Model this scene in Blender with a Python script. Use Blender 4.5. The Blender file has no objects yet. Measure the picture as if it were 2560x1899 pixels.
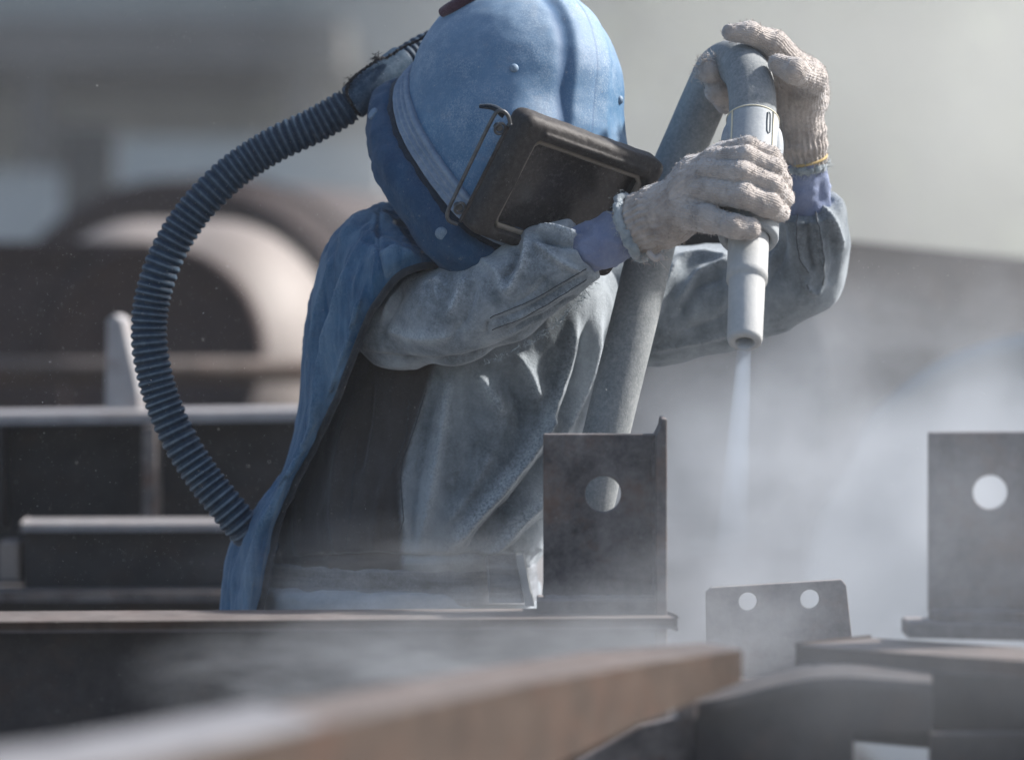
import bpy, bmesh, math, random
import numpy as np
from mathutils import Vector, Matrix, noise as mnoise

random.seed(7); rng = np.random.default_rng(7)
scene = bpy.context.scene
col = scene.collection

# ------------------------------------------------------------------ camera
FPX = 9680.0            # focal length in photo pixels (photo 2560 x 1899)
CAMZ = 1.30
PITCH = math.atan(249.5 / FPX)
D0 = 4.4                # distance of the worker
cam_data = bpy.data.cameras.new('camera'); cam = bpy.data.objects.new('camera', cam_data); col.objects.link(cam)
cam.location = (0, 0, CAMZ); cam.rotation_euler = (math.pi / 2 - PITCH, 0, 0)
cam_data.sensor_width = 36.0; cam_data.lens = FPX / 2560 * 36.0
cam_data.clip_start = 0.05; cam_data.clip_end = 400
cam_data.dof.use_dof = True; cam_data.dof.focus_distance = 4.24
cam_data.dof.aperture_fstop = cam_data.lens / 46.0; cam_data.dof.aperture_blades = 0
scene.camera = cam

# ------------------------------------------------------------------ sky, sun, exposure
SUN_AZ = math.radians(74); SUN_EL = math.radians(40)
world = bpy.data.worlds.new('World'); scene.world = world; world.use_nodes = True
wn = world.node_tree.nodes; wl = world.node_tree.links
sky = wn.new('ShaderNodeTexSky'); sky.sky_type = 'NISHITA'; sky.sun_disc = False
sky.sun_elevation = SUN_EL; sky.sun_rotation = SUN_AZ; sky.dust_density = 2.2; sky.air_density = 1.0
wl.new(sky.outputs[0], wn['Background'].inputs[0]); wn['Background'].inputs[1].default_value = 0.095
sun_data = bpy.data.lights.new('sun', 'SUN'); sun = bpy.data.objects.new('sun', sun_data); col.objects.link(sun)
sun_data.energy = 5.0; sun_data.angle = math.radians(2.5); sun_data.color = (1.0, 0.95, 0.90)
sd = Vector((math.sin(SUN_AZ) * math.cos(SUN_EL), math.cos(SUN_AZ) * math.cos(SUN_EL), math.sin(SUN_EL)))
sun.rotation_euler = sd.to_track_quat('Z', 'Y').to_euler(); sun.location = (6, 6, 8)
vs = scene.view_settings; vs.view_transform = 'Standard'; vs.look = 'None'; vs.exposure = 0.86; vs.gamma = 1.0
vs.use_curve_mapping = False
scene.cycles.use_denoising = True
scene.cycles.max_bounces = 6; scene.cycles.volume_bounces = 1; scene.cycles.transparent_max_bounces = 8
scene.cycles.volume_step_rate = 1.0; scene.cycles.volume_max_steps = 256
scene.cycles.sample_clamp_indirect = 4.0

# ------------------------------------------------------------------ geometry helpers
CP, SP = math.cos(PITCH), math.sin(PITCH)
def W(px, py, d):
    """world point seen at photo pixel (px,py) at depth d metres"""
    x = (px - 1280) / FPX * d; u = (949.5 - py) / FPX * d
    return np.array((x, d * CP + u * SP, CAMZ - d * SP + u * CP))
def Q(px, py, o=0.0): return W(px, py, D0 + o)
def M(px, o=0.0): return px * (D0 + o) / FPX
def to_px(P):
    P = np.asarray(P); y = P[:, 1]; z = P[:, 2] - CAMZ
    d = y * CP - z * SP; u = y * SP + z * CP
    return np.stack((1280 + P[:, 0] / d * FPX, 949.5 - u / d * FPX), 1)
CAMP = np.array((0, 0, CAMZ))

def link(name, me, mat, parent=None, smooth=True):
    o = bpy.data.objects.new(name, me); col.objects.link(o)
    if mat is not None: me.materials.append(mat)
    if smooth: me.polygons.foreach_set('use_smooth', np.ones(len(me.polygons), dtype=bool))
    if parent is not None:
        o.parent = parent
        if parent.type == 'EMPTY': o.matrix_parent_inverse = Matrix.Translation(-parent.location)
    return o
def mk(name, V, F, mat, parent=None, smooth=True):
    me = bpy.data.meshes.new(name)
    V = np.asarray(V, dtype=np.float32)
    me.from_pydata(V.tolist(), [], F if isinstance(F, list) else F.tolist()); me.update()
    return link(name, me, mat, parent, smooth)
def attr(o, name, val):
    a = o.data.attributes.new(name, 'FLOAT', 'POINT'); a.data.foreach_set('value', np.asarray(val, dtype=np.float32))
def thing(name, label, cat, loc, group=None):
    o = bpy.data.objects.new(name, None); col.objects.link(o); o.location = Vector(loc); o.empty_display_size = .1
    return tag(o, label, cat, group)
def tag(o, label=None, cat=None, group=None, kind=None):
    if label: o['label'] = label
    if cat: o['category'] = cat
    if group: o['group'] = group
    if kind: o['kind'] = kind
    return o

def catmull(C, n, closed=False):
    """C (m,...) control rows -> n samples (Catmull-Rom)"""
    C = np.asarray(C, float); m = len(C)
    if closed: t = np.arange(n) / n * m
    else: t = np.linspace(0, m - 1, n)
    i = np.floor(t).astype(int)
    if not closed: i = np.minimum(i, m - 2)
    f = (t - i).reshape((-1,) + (1,) * (C.ndim - 1))
    def g(k):
        if closed: return C[k % m]
        lo = 2 * C[0] - C[1]; hi = 2 * C[-1] - C[-2]
        E = np.concatenate((lo[None], C, hi[None])); return E[k + 1]
    a, b, c, d = g(i - 1), g(i), g(i + 1), g(i + 2)
    return .5 * (2 * b + (c - a) * f + (2 * a - 5 * b + 4 * c - d) * f ** 2 + (3 * b - a - 3 * c + d) * f ** 3)
def resample(C, n):
    D = catmull(C, 400); s = np.r_[0, np.cumsum(np.linalg.norm(np.diff(D[:, :3], axis=0), axis=1))]
    t = np.linspace(0, s[-1], n); return np.stack([np.interp(t, s, D[:, k]) for k in range(D.shape[1])], 1), s[-1]
def gridfaces(n, m, cu=False, cv=False):
    i = np.arange(n if cu else n - 1); j = np.arange(m if cv else m - 1)
    I, J = np.meshgrid(i, j, indexing='ij'); I2 = (I + 1) % n; J2 = (J + 1) % m
    return np.stack((I * m + J, I2 * m + J, I2 * m + J2, I * m + J2), -1).reshape(-1, 4)
def vnormals(V, F):
    a = V[F[:, 2]] - V[F[:, 0]]; b = V[F[:, 3]] - V[F[:, 1]]
    fn = np.cross(a, b); N = np.zeros_like(V)
    for k in range(4): np.add.at(N, F[:, k], fn)
    return N / (np.linalg.norm(N, axis=1, keepdims=True) + 1e-12)
def smoothmesh(V, F, it=1, lam=.5):
    V = V.copy()
    E = np.concatenate((F[:, [0, 1]], F[:, [1, 2]], F[:, [2, 3]], F[:, [3, 0]]))
    E = np.concatenate((E, E[:, ::-1]))
    cnt = np.bincount(E[:, 0], minlength=len(V))[:, None].clip(1)
    for _ in range(it):
        S = np.stack([np.bincount(E[:, 0], weights=V[E[:, 1], k], minlength=len(V)) for k in range(3)], 1)
        V += lam * (S / cnt - V)
    return V
def pdist(P, line):
    """distance of 2-D points to a polyline, and parameter 0..1"""
    best = np.full(len(P), 1e9); par = np.zeros(len(P)); L = np.asarray(line, float); n = len(L) - 1
    for k in range(n):
        a, b = L[k], L[k + 1]; ab = b - a; t = np.clip(((P - a) @ ab) / (ab @ ab + 1e-9), 0, 1)
        q = a + t[:, None] * ab; d = np.linalg.norm(P - q, axis=1); m = d < best
        best[m] = d[m]; par[m] = (k + t[m]) / n
    return best, par
def folds(V, F, lines, facing=True):
    """real relief: cloth ridges (a>0) and creases (a<0) along traced lines; returns displaced verts and ridge height"""
    N = vnormals(V, F); P = to_px(V)
    view = CAMP - V; view /= np.linalg.norm(view, axis=1, keepdims=True)
    fac = (N * view).sum(1); w0 = np.clip((fac + .1) / .35, 0, 1) if facing else 1
    H = np.zeros(len(V))
    for pts, w, a in lines:
        L = catmull(np.array(pts, float), 6 * len(pts)) if len(pts) > 2 else np.array(pts, float)
        d, t = pdist(P, L)
        env = np.clip(np.minimum(t, 1 - t) * 6 + .12, 0, 1)
        H += 1.35 * a * env * (np.exp(-(d / w) ** 1.15) - .33 * np.exp(-(d / (2.6 * w)) ** 2))
    return V + N * (H * w0)[:, None], H * w0
def nz(V, scale, octs=3, seed=0.0):
    out = np.empty(len(V)); s = scale
    for i, p in enumerate(V): out[i] = mnoise.fractal((p[0] * s + seed, p[1] * s, p[2] * s), .9, 2.0, octs)
    return out

def crease(V, scale, seed=0.0):
    n = nz(V, scale, 2, seed); return .35 - np.abs(n) * 2.2

def surface_nets(fn, lo, hi, h, smooth=1):
    lo = np.asarray(lo, float); n = np.ceil((np.asarray(hi) - lo) / h).astype(int) + 1
    ax = [lo[k] + h * np.arange(n[k]) for k in range(3)]
    X, Y, Z = np.meshgrid(*ax, indexing='ij')
    f = fn(np.stack((X, Y, Z), -1).reshape(-1, 3)).reshape(n).astype(np.float32)
    def sl(o): return f[o[0]:n[0] - 1 + o[0], o[1]:n[1] - 1 + o[1], o[2]:n[2] - 1 + o[2]]
    c = np.zeros(n - 1, np.float32); S = [np.zeros(n - 1, np.float32) for _ in range(3)]
    for a in range(3):
        for p in (0, 1):
            for q in (0, 1):
                o1 = [0, 0, 0]; o1[(a + 1) % 3] = p; o1[(a + 2) % 3] = q; o2 = list(o1); o2[a] = 1
                fa, fb = sl(o1), sl(o2); m = (fa < 0) != (fb < 0)
                t = np.where(m, fa / np.where(m, fa - fb, 1), 0); c += m
                for k in range(3): S[k] += np.where(m, t if k == a else o1[k], 0)
    act = c > 0; idx = np.full(n - 1, -1, np.int64); idx[act] = np.arange(act.sum())
    I = np.argwhere(act); V = lo + h * (I + np.stack([S[k][act] / c[act] for k in range(3)], 1))
    faces = []
    for a in range(3):
        b, d = (a + 1) % 3, (a + 2) % 3
        s0 = [slice(None)] * 3; s1 = [slice(None)] * 3; s0[a] = slice(0, -1); s1[a] = slice(1, None)
        m = (f[tuple(s0)] < 0) != (f[tuple(s1)] < 0); neg = f[tuple(s0)] < 0
        E = np.argwhere(m); ok = (E[:, b] > 0) & (E[:, d] > 0) & (E[:, b] < n[b] - 1) & (E[:, d] < n[d] - 1); E = E[ok]
        def ci(db, dd):
            G = E.copy(); G[:, b] += db; G[:, d] += dd; return idx[G[:, 0], G[:, 1], G[:, 2]]
        Fq = np.stack((ci(-1, -1), ci(0, -1), ci(0, 0), ci(-1, 0)), 1)
        ng = neg[E[:, 0], E[:, 1], E[:, 2]]; Fq[~ng] = Fq[~ng][:, ::-1]; faces.append(Fq)
    F = np.concatenate(faces)
    return smoothmesh(V, F, smooth, .5), F
def smin(a, b, k):
    h = np.clip(.5 + .5 * (b - a) / k, 0, 1); return b + (a - b) * h - k * h * (1 - h)
def cone(P, a, b, ra, rb):
    a = np.asarray(a); b = np.asarray(b); ab = b - a; t = np.clip(((P - a) @ ab) / (ab @ ab), 0, 1)
    return np.linalg.norm(P - a - t[:, None] * ab, axis=1) - (ra + (rb - ra) * t)
def ellip(P, c, r):
    p = P - np.asarray(c); r = np.asarray(r); k0 = np.linalg.norm(p / r, axis=1); k1 = np.linalg.norm(p / r ** 2, axis=1)
    return k0 * (k0 - 1) / np.maximum(k1, 1e-6)
def rbox(P, c, h, r):
    q = np.abs(P - np.asarray(c)) - (np.asarray(h) - r)
    return np.linalg.norm(np.maximum(q, 0), axis=1) + np.minimum(q.max(1), 0) - r
def chain(P, pts, k=.006):
    """pts: (px,py,off,r_px) -> smooth tapered chain"""
    out = None
    for u, v in zip(pts[:-1], pts[1:]):
        d = cone(P, Q(*u[:3]), Q(*v[:3]), M(u[3], u[2]), M(v[3], v[2]))
        out = d if out is None else smin(out, d, k)
    return out
def bounds(chains, pad):
    A = np.array([Q(*p[:3]) for c in chains for p in c]); r = max(M(p[3], p[2]) for c in chains for p in c)
    return A.min(0) - r - pad, A.max(0) + r + pad

def tube_mesh(C, R, seg=24, cap=True):
    C = np.asarray(C, float); n = len(C); R = np.broadcast_to(np.asarray(R, float), (n,))
    T = np.gradient(C, axis=0); T /= np.linalg.norm(T, axis=1, keepdims=True)
    up = np.array((0, -1, .2)); u = up - T[0] * (up @ T[0]); u /= np.linalg.norm(u)
    V = []; a = np.linspace(0, 2 * math.pi, seg, endpoint=False)
    for i in range(n):
        u = u - T[i] * (u @ T[i]); u /= np.linalg.norm(u); w = np.cross(T[i], u)
        V.append(C[i] + R[i] * (np.cos(a)[:, None] * u + np.sin(a)[:, None] * w))
    V = np.concatenate(V); F = gridfaces(n, seg, False, True)[:, ::-1].tolist()
    if cap: F += [list(range(seg))[::-1][::-1], [(n - 1) * seg + k for k in range(seg)][::-1]]
    return V, F
def tube(name, C, R, mat, parent=None, seg=24, cap=True):
    V, F = tube_mesh(C, R, seg, cap); return mk(name, V, F, mat, parent)
def px_path(pts, n): 
    A, L = resample(np.array([Q(*p[:3]) for p in pts]), n); return A
def lathe(name, axis0, axis1, prof, mat, parent=None, seg=40):
    """prof: list of (t metres along the axis, radius)"""
    a0 = np.asarray(axis0, float); ax = np.asarray(axis1, float) - a0; ax /= np.linalg.norm(ax)
    C = np.array([a0 + ax * t for t, r in prof]); u = np.cross(ax, (0, 1, .3)); u /= np.linalg.norm(u); w = np.cross(ax, u)
    a = np.linspace(0, 2 * math.pi, seg, endpoint=False)
    V = np.concatenate([C[i] + max(prof[i][1], 1e-5) * (np.cos(a)[:, None] * u + np.sin(a)[:, None] * w) for i in range(len(prof))])
    return mk(name, V, gridfaces(len(prof), seg, False, True)[:, ::-1], mat, parent)

def box(name, c, ax, ay, az, mat, parent=None, bevel=.003):
    """c centre; ax, ay, az half-extent vectors"""
    bm = bmesh.new(); bmesh.ops.create_cube(bm, size=2.0)
    ax, ay, az, c = (Vector(v) for v in (ax, ay, az, c))
    for v in bm.verts: v.co = c + ax * v.co.x + ay * v.co.y + az * v.co.z
    if bevel: bmesh.ops.bevel(bm, geom=bm.edges[:], offset=bevel, segments=2, affect='EDGES', profile=.5)
    bmesh.ops.recalc_face_normals(bm, faces=bm.faces)
    me = bpy.data.meshes.new(name); bm.to_mesh(me); bm.free()
    o = link(name, me, mat, parent, False); return o
def prism(name, poly, axis, mat, parent=None, bevel=.002, holes=()):
    """poly: list of 3-D points in a plane, extruded by vector axis; holes: (centre, radius) in that plane"""
    bm = bmesh.new(); ax = Vector(axis)
    P = [Vector(p) for p in poly]; n = ax.normalized()
    def ring(pts): 
        v = [bm.verts.new(p) for p in pts]; return [bm.edges.new((v[i], v[(i + 1) % len(v)])) for i in range(len(v))]
    E = ring(P); e1 = (P[1] - P[0]).normalized(); e2 = n.cross(e1)
    for hc, hr in holes:
        hc = Vector(hc); E += ring([hc + hr * (math.cos(t) * e1 + math.sin(t) * e2) for t in np.linspace(0, 2 * math.pi, 40, endpoint=False)])
    bmesh.ops.triangle_fill(bm, edges=E, use_beauty=True, use_dissolve=False)
    r = bmesh.ops.extrude_face_region(bm, geom=bm.faces[:])
    bmesh.ops.translate(bm, verts=[g for g in r['geom'] if isinstance(g, bmesh.types.BMVert)], vec=ax)
    bmesh.ops.recalc_face_normals(bm, faces=bm.faces)
    if bevel:
        sharp = [e for e in bm.edges if len(e.link_faces) == 2 and e.calc_face_angle() > .9]
        bmesh.ops.bevel(bm, geom=sharp, offset=bevel, segments=2, affect='EDGES', profile=.5)
    me = bpy.data.meshes.new(name); bm.to_mesh(me); bm.free()
    return link(name, me, mat, parent, False)

# ------------------------------------------------------------------ materials
def newmat(name):
    m = bpy.data.materials.new(name); m.use_nodes = True
    return m, m.node_tree.nodes, m.node_tree.links, m.node_tree.nodes['Principled BSDF']
def noise_node(N, L, scale, detail=5, rough=.6, dim=None, vec=None):
    t = N.new('ShaderNodeTexNoise'); t.inputs['Scale'].default_value = scale; t.inputs['Detail'].default_value = detail
    t.inputs['Roughness'].default_value = rough
    if vec is not None: L.new(vec, t.inputs['Vector'])
    return t.outputs['Fac']
def coords(N, L, scale=(1, 1, 1)):
    tc = N.new('ShaderNodeTexCoord'); mp = N.new('ShaderNodeMapping'); mp.inputs['Scale'].default_value = scale
    L.new(tc.outputs['Object'], mp.inputs['Vector']); return mp.outputs[0]
def ramp(N, L, fac, stops):
    r = N.new('ShaderNodeValToRGB'); e = r.color_ramp.elements
    while len(e) < len(stops): e.new(.5)
    for k, (p, c) in enumerate(stops):
        e[k].position = p; e[k].color = (*c, 1) if len(c) == 3 else c
    L.new(fac, r.inputs[0]); return r.outputs[0]
def mixc(N, L, f, a, b, mode='MIX'):
    m = N.new('ShaderNodeMix'); m.data_type = 'RGBA'; m.blend_type = mode
    for s, v in ((m.inputs[0], f), (m.inputs[6], a), (m.inputs[7], b)):
        if isinstance(v, bpy.types.NodeSocket): L.new(v, s)
        elif isinstance(v, tuple): s.default_value = (*v, 1)
        else: s.default_value = v
    return m.outputs[2]
def maths(N, L, op, a, b=None, clamp=False):
    m = N.new('ShaderNodeMath'); m.operation = op; m.use_clamp = clamp
    for s, v in zip(m.inputs, (a, b)):
        if v is None: continue
        if isinstance(v, bpy.types.NodeSocket): L.new(v, s)
        else: s.default_value = v
    return m.outputs[0]
def bump(N, L, B, h, strength, dist):
    b = N.new('ShaderNodeBump'); b.inputs['Strength'].default_value = strength; b.inputs['Distance'].default_value = dist
    L.new(h, b.inputs['Height']); L.new(b.outputs[0], B.inputs['Normal'])
def geo_up(N, L):
    """dust settles on faces that look up"""
    g = N.new('ShaderNodeNewGeometry'); s = N.new('ShaderNodeSeparateXYZ'); L.new(g.outputs['Normal'], s.inputs[0])
    return s.outputs['Z'], g.outputs['Pointiness']
def attr_node(N, name):
    a = N.new('ShaderNodeAttribute'); a.attribute_name = name; return a.outputs['Fac']

def cloth_mat(name, c0, c1, dust, dust_amt=.5, streak=None, sheen=.35, ridge=True, weave=620, rough=.95):
    m, N, L, B = newmat(name); v = coords(N, L)
    n1 = noise_node(N, L, 38, 7, .7, vec=v); base = ramp(N, L, n1, [(.3, c0), (.7, c1)])
    if streak:
        n2 = noise_node(N, L, 1.0, 5, .6, vec=coords(N, L, streak)); base = mixc(N, L, maths(N, L, 'MULTIPLY', ramp(N, L, n2, [(.42, (0, 0, 0)), (.68, (1, 1, 1))]), .55), base, dust)
    up, pt = geo_up(N, L)
    n3 = noise_node(N, L, 55, 6, .75, vec=v)
    f = maths(N, L, 'MULTIPLY', ramp(N, L, n3, [(.35, (0, 0, 0)), (.75, (1, 1, 1))]), dust_amt)
    f = maths(N, L, 'ADD', f, maths(N, L, 'MULTIPLY', maths(N, L, 'MAXIMUM', up, 0.0), dust_amt * .45))
    if ridge: f = maths(N, L, 'ADD', f, maths(N, L, 'MULTIPLY', attr_node(N, 'ridge'), 1.0), True)
    fine = noise_node(N, L, 330, 4, .85, vec=v)
    f = maths(N, L, 'MULTIPLY', f, ramp(N, L, fine, [(.36, (.15, .15, .15)), (.6, (1, 1, 1))]), True)
    cc = mixc(N, L, f, base, dust)
    if name == 'jacket_cotton': cc = mixc(N, L, maths(N, L, 'MULTIPLY', attr_node(N, 'underarm_shade'), .86), cc, (.036, .026, .022))  # painted underarm shade: mixes the jacket's side towards dark brown
    L.new(cc, B.inputs['Base Color'])
    B.inputs['Roughness'].default_value = rough; B.inputs['Specular IOR Level'].default_value = .12
    B.inputs['Sheen Weight'].default_value = sheen; B.inputs['Sheen Roughness'].default_value = .5
    B.inputs['Sheen Tint'].default_value = (.75, .82, .9, 1)
    hb = maths(N, L, 'ADD', maths(N, L, 'MULTIPLY', noise_node(N, L, weave, 2, .6, vec=v), .9), maths(N, L, 'MULTIPLY', noise_node(N, L, 110, 4, .6, vec=v), .28))
    bump(N, L, B, hb, .55, .0022)
    return m
def steel_mat(name, c0, c1, rust, rust_amt=.5, rough=.55, dust=(.38, .36, .36), dust_amt=.35, metal=.25, spec=.4):
    m, N, L, B = newmat(name); v = coords(N, L)
    base = ramp(N, L, noise_node(N, L, 22, 8, .72, vec=v), [(.32, c0), (.66, c1)])
    r = ramp(N, L, noise_node(N, L, 16, 8, .7, vec=coords(N, L, (1, 1, 1.1))), [(.5, (0, 0, 0)), (.68, (1, 1, 1))])
    base = mixc(N, L, maths(N, L, 'MULTIPLY', r, rust_amt), base, rust)
    up, pt = geo_up(N, L)
    f = maths(N, L, 'MULTIPLY', maths(N, L, 'MAXIMUM', up, 0.0), maths(N, L, 'MULTIPLY', noise_node(N, L, 22, 6, .7, vec=v), dust_amt * 2), True)
    L.new(mixc(N, L, f, base, dust), B.inputs['Base Color'])
    B.inputs['Metallic'].default_value = metal; B.inputs['Specular IOR Level'].default_value = spec
    L.new(ramp(N, L, noise_node(N, L, 60, 5, .7, vec=v), [(.3, (rough - .15,) * 3), (.8, (rough + .2,) * 3)]), B.inputs['Roughness'])
    bump(N, L, B, noise_node(N, L, 130, 6, .7, vec=v), .35, .002)
    return m
def plain_mat(name, c0, c1, rough=.6, scale=30, spec=.4, bumps=.2, dust=None, dust_amt=.3, metal=0.0, bscale=300):
    m, N, L, B = newmat(name); v = coords(N, L)
    base = ramp(N, L, noise_node(N, L, scale, 6, .65, vec=v), [(.3, c0), (.7, c1)])
    if dust:
        f = maths(N, L, 'MULTIPLY', ramp(N, L, noise_node(N, L, scale * 6, 5, .8, vec=v), [(.4, (0, 0, 0)), (.7, (1, 1, 1))]), dust_amt)
        base = mixc(N, L, f, base, dust)
    L.new(base, B.inputs['Base Color']); B.inputs['Roughness'].default_value = rough
    B.inputs['Specular IOR Level'].default_value = spec; B.inputs['Metallic'].default_value = metal
    if bumps: bump(N, L, B, noise_node(N, L, bscale, 4, .7, vec=v), bumps, .0015)
    return m

DUST = (.42, .45, .50)
m_cape = cloth_mat('cape_canvas', (.009, .054, .128), (.022, .098, .200), (.20, .30, .40), .28, streak=(34, 34, 4), sheen=.2)
m_collar = cloth_mat('collar_leather', (.010, .040, .094), (.018, .068, .145), (.15, .22, .30), .25, sheen=.15, ridge=False)
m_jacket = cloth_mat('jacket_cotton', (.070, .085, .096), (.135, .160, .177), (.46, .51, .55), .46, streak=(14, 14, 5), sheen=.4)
m_sleeve = cloth_mat('sleeve_denim', (.060, .078, .094), (.140, .170, .192), (.47, .53, .58), .58, streak=(16, 16, 16), sheen=.4)
m_shirt = cloth_mat('shirt_violet', (.15, .185, .31), (.215, .26, .385), (.43, .47, .53), .28, sheen=.15, ridge=False, rough=.75)
m_trouser = cloth_mat('trouser_cotton', (.25, .29, .32), (.38, .42, .46), (.5, .53, .56), .4, ridge=False)
m_belt = cloth_mat('belt_webbing', (.07, .075, .08), (.13, .14, .15), DUST, .5, streak=(6, 6, 90), ridge=False)
m_glove = cloth_mat('glove_knit', (.33, .29, .26), (.53, .475, .43), (.66, .61, .56), .35, sheen=.6, ridge=False, weave=620)
N_, L_n = m_glove.node_tree.nodes, m_glove.node_tree.links; bn = [n for n in N_ if n.type == 'BUMP'][0]; src = bn.inputs['Height'].links[0].from_socket
L_n.new(maths(N_, L_n, 'ADD', src, maths(N_, L_n, 'MULTIPLY', maths(N_, L_n, 'SINE', maths(N_, L_n, 'MULTIPLY', attr_node(N_, 'wale'), 2100.0)), .2)), bn.inputs['Height'])
m_stitch = plain_mat('seam_thread', (.03, .034, .04), (.08, .09, .10), .9, 300)
B_n = N_['Principled BSDF']; src = B_n.inputs['Base Color'].links[0].from_socket
L_n.new(mixc(N_, L_n, maths(N_, L_n, 'MULTIPLY', ramp(N_, L_n, noise_node(N_, L_n, 34, 6, .7, vec=coords(N_, L_n)), [(.48, (0, 0, 0)), (.68, (1, 1, 1))]), .6), src, (.19, .165, .15)), B_n.inputs['Base Color'])
m_lining = cloth_mat('glove_lining', (.22, .26, .28), (.36, .41, .43), (.5, .53, .55), .4, sheen=.6, ridge=False)
m_yellow = plain_mat('yellow_thread', (.42, .30, .12), (.55, .42, .22), .9, 200)
m_black = cloth_mat('black_fleece', (.008, .012, .02), (.015, .025, .04), (.06, .09, .13), .35, sheen=.2, ridge=False)
m_piping = cloth_mat('piping_tape', (.012, .016, .022), (.03, .035, .042), (.16, .18, .2), .25, sheen=.2, ridge=False)
m_thread = plain_mat('black_cord', (.006, .007, .01), (.02, .022, .03), .9, 200)
m_maroon = cloth_mat('maroon_strap', (.035, .012, .022), (.07, .025, .04), (.2, .18, .22), .25, ridge=False)
m_hosecor = plain_mat('ribbed_rubber', (.005, .018, .040), (.011, .033, .064), .62, 20, .25, .15, dust=(.12, .18, .23), dust_amt=.18)
N_, L_n = m_hosecor.node_tree.nodes, m_hosecor.node_tree.links; B_n = N_['Principled BSDF']; src = B_n.inputs['Base Color'].links[0].from_socket
L_n.new(mixc(N_, L_n, maths(N_, L_n, 'MULTIPLY', attr_node(N_, 'ridge'), noise_node(N_, L_n, 60, 4, .7, vec=coords(N_, L_n)), True), src, (.27, .36, .43)), B_n.inputs['Base Color'])
m_sleevecuff = plain_mat('smooth_rubber', (.014, .038, .07), (.026, .06, .10), .7, 25, .2, .12, dust=(.25, .32, .4), dust_amt=.25)
m_rubber = plain_mat('dusty_rubber_hose', (.15, .17, .18), (.24, .26, .27), .85, 40, .2, .5, dust=(.42, .43, .43), dust_amt=.5, bscale=420)
m_coupling = plain_mat('coupling_plastic', (.24, .27, .30), (.32, .35, .37), .6, 30, .3, .2, dust=(.48, .5, .5), dust_amt=.4)
m_flash = plain_mat('moulded_edge', (.55, .52, .38), (.66, .62, .48), .6, 40)
m_nozzle = plain_mat('nozzle_grey', (.33, .345, .35), (.46, .475, .475), .65, 26, .25, .25, dust=(.50, .50, .48), dust_amt=.45)
m_slot = plain_mat('slot_shadow_plastic', (.12, .14, .15), (.17, .19, .2), .8, 30)
m_bore = plain_mat('nozzle_bore', (.02, .02, .022), (.05, .05, .05), .8, 60)
m_frame = plain_mat('visor_rubber', (.020, .018, .017), (.040, .036, .034), .6, 30, .25, .3, dust=(.30, .29, .285), dust_amt=.14)
m_wire = plain_mat('spring_wire', (.05, .055, .06), (.12, .125, .13), .42, 120, .5, .1, metal=.6)
m_rivet = plain_mat('rivet_head', (.07, .14, .22), (.12, .20, .30), .6, 120, .4, .3, dust=(.4, .46, .52), dust_amt=.5)
m_band = plain_mat('rim_rubber', (.12, .18, .26), (.20, .27, .36), .7, 24, .3, .25, dust=(.36, .4, .45), dust_amt=.45)

def helmet_mat():
    m, N, L, B = newmat('helmet_shell'); v = coords(N, L)
    base = ramp(N, L, noise_node(N, L, 10, 7, .7, vec=v), [(.3, (.024, .095, .200)), (.7, (.050, .155, .285))])
    dust = (.46, .55, .63)
    sp = ramp(N, L, noise_node(N, L, 520, 2, .9, vec=v), [(.48, (0, 0, 0)), (.62, (1, 1, 1))])
    bl = ramp(N, L, noise_node(N, L, 16, 8, .75, vec=v), [(.38, (.05, .05, .05)), (.66, (.9, .9, .9))])
    up, pt = geo_up(N, L)
    md = ramp(N, L, noise_node(N, L, 60, 8, .8, vec=v), [(.42, (0, 0, 0)), (.7, (1, 1, 1))])
    sc = ramp(N, L, noise_node(N, L, 1.0, 3, .7, vec=coords(N, L, (40, 260, 420))), [(.64, (0, 0, 0)), (.70, (1, 1, 1))])
    sp = maths(N, L, 'ADD', maths(N, L, 'MULTIPLY', sp, .55), maths(N, L, 'ADD', maths(N, L, 'MULTIPLY', md, .5), maths(N, L, 'MULTIPLY', sc, .25)))
    base = mixc(N, L, maths(N, L, 'MULTIPLY', ramp(N, L, noise_node(N, L, 24, 6, .7, vec=coords(N, L, (1, 1, 1.3))), [(.56, (0, 0, 0)), (.7, (1, 1, 1))]), .4), base, (.13, .14, .17))
    f = maths(N, L, 'ADD', maths(N, L, 'MULTIPLY', maths(N, L, 'MULTIPLY', sp, bl), .62), maths(N, L, 'MULTIPLY', maths(N, L, 'MAXIMUM', up, 0.0), .36), True)
    base = mixc(N, L, f, base, dust)
    base = mixc(N, L, attr_node(N, 'groove'), base, (.02, .075, .17))
    L.new(base, B.inputs['Base Color']); B.inputs['Roughness'].default_value = .62; B.inputs['Specular IOR Level'].default_value = .35
    bump(N, L, B, noise_node(N, L, 330, 4, .8, vec=v), .3, .001); return m
m_helmet = helmet_mat()
def lens_mat():
    m, N, L, B = newmat('visor_lens'); v = coords(N, L)
    sp = ramp(N, L, noise_node(N, L, 260, 4, .85, vec=v), [(.40, (.020, .018, .018)), (.62, (.052, .047, .046)), (.76, (.32, .30, .29))])
    L.new(sp, B.inputs['Base Color']); B.inputs['Specular IOR Level'].default_value = .5
    L.new(ramp(N, L, noise_node(N, L, 40, 6, .7, vec=v), [(.3, (.12,) * 3), (.75, (.4,) * 3)]), B.inputs['Roughness']); return m
m_lens = lens_mat()

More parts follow.
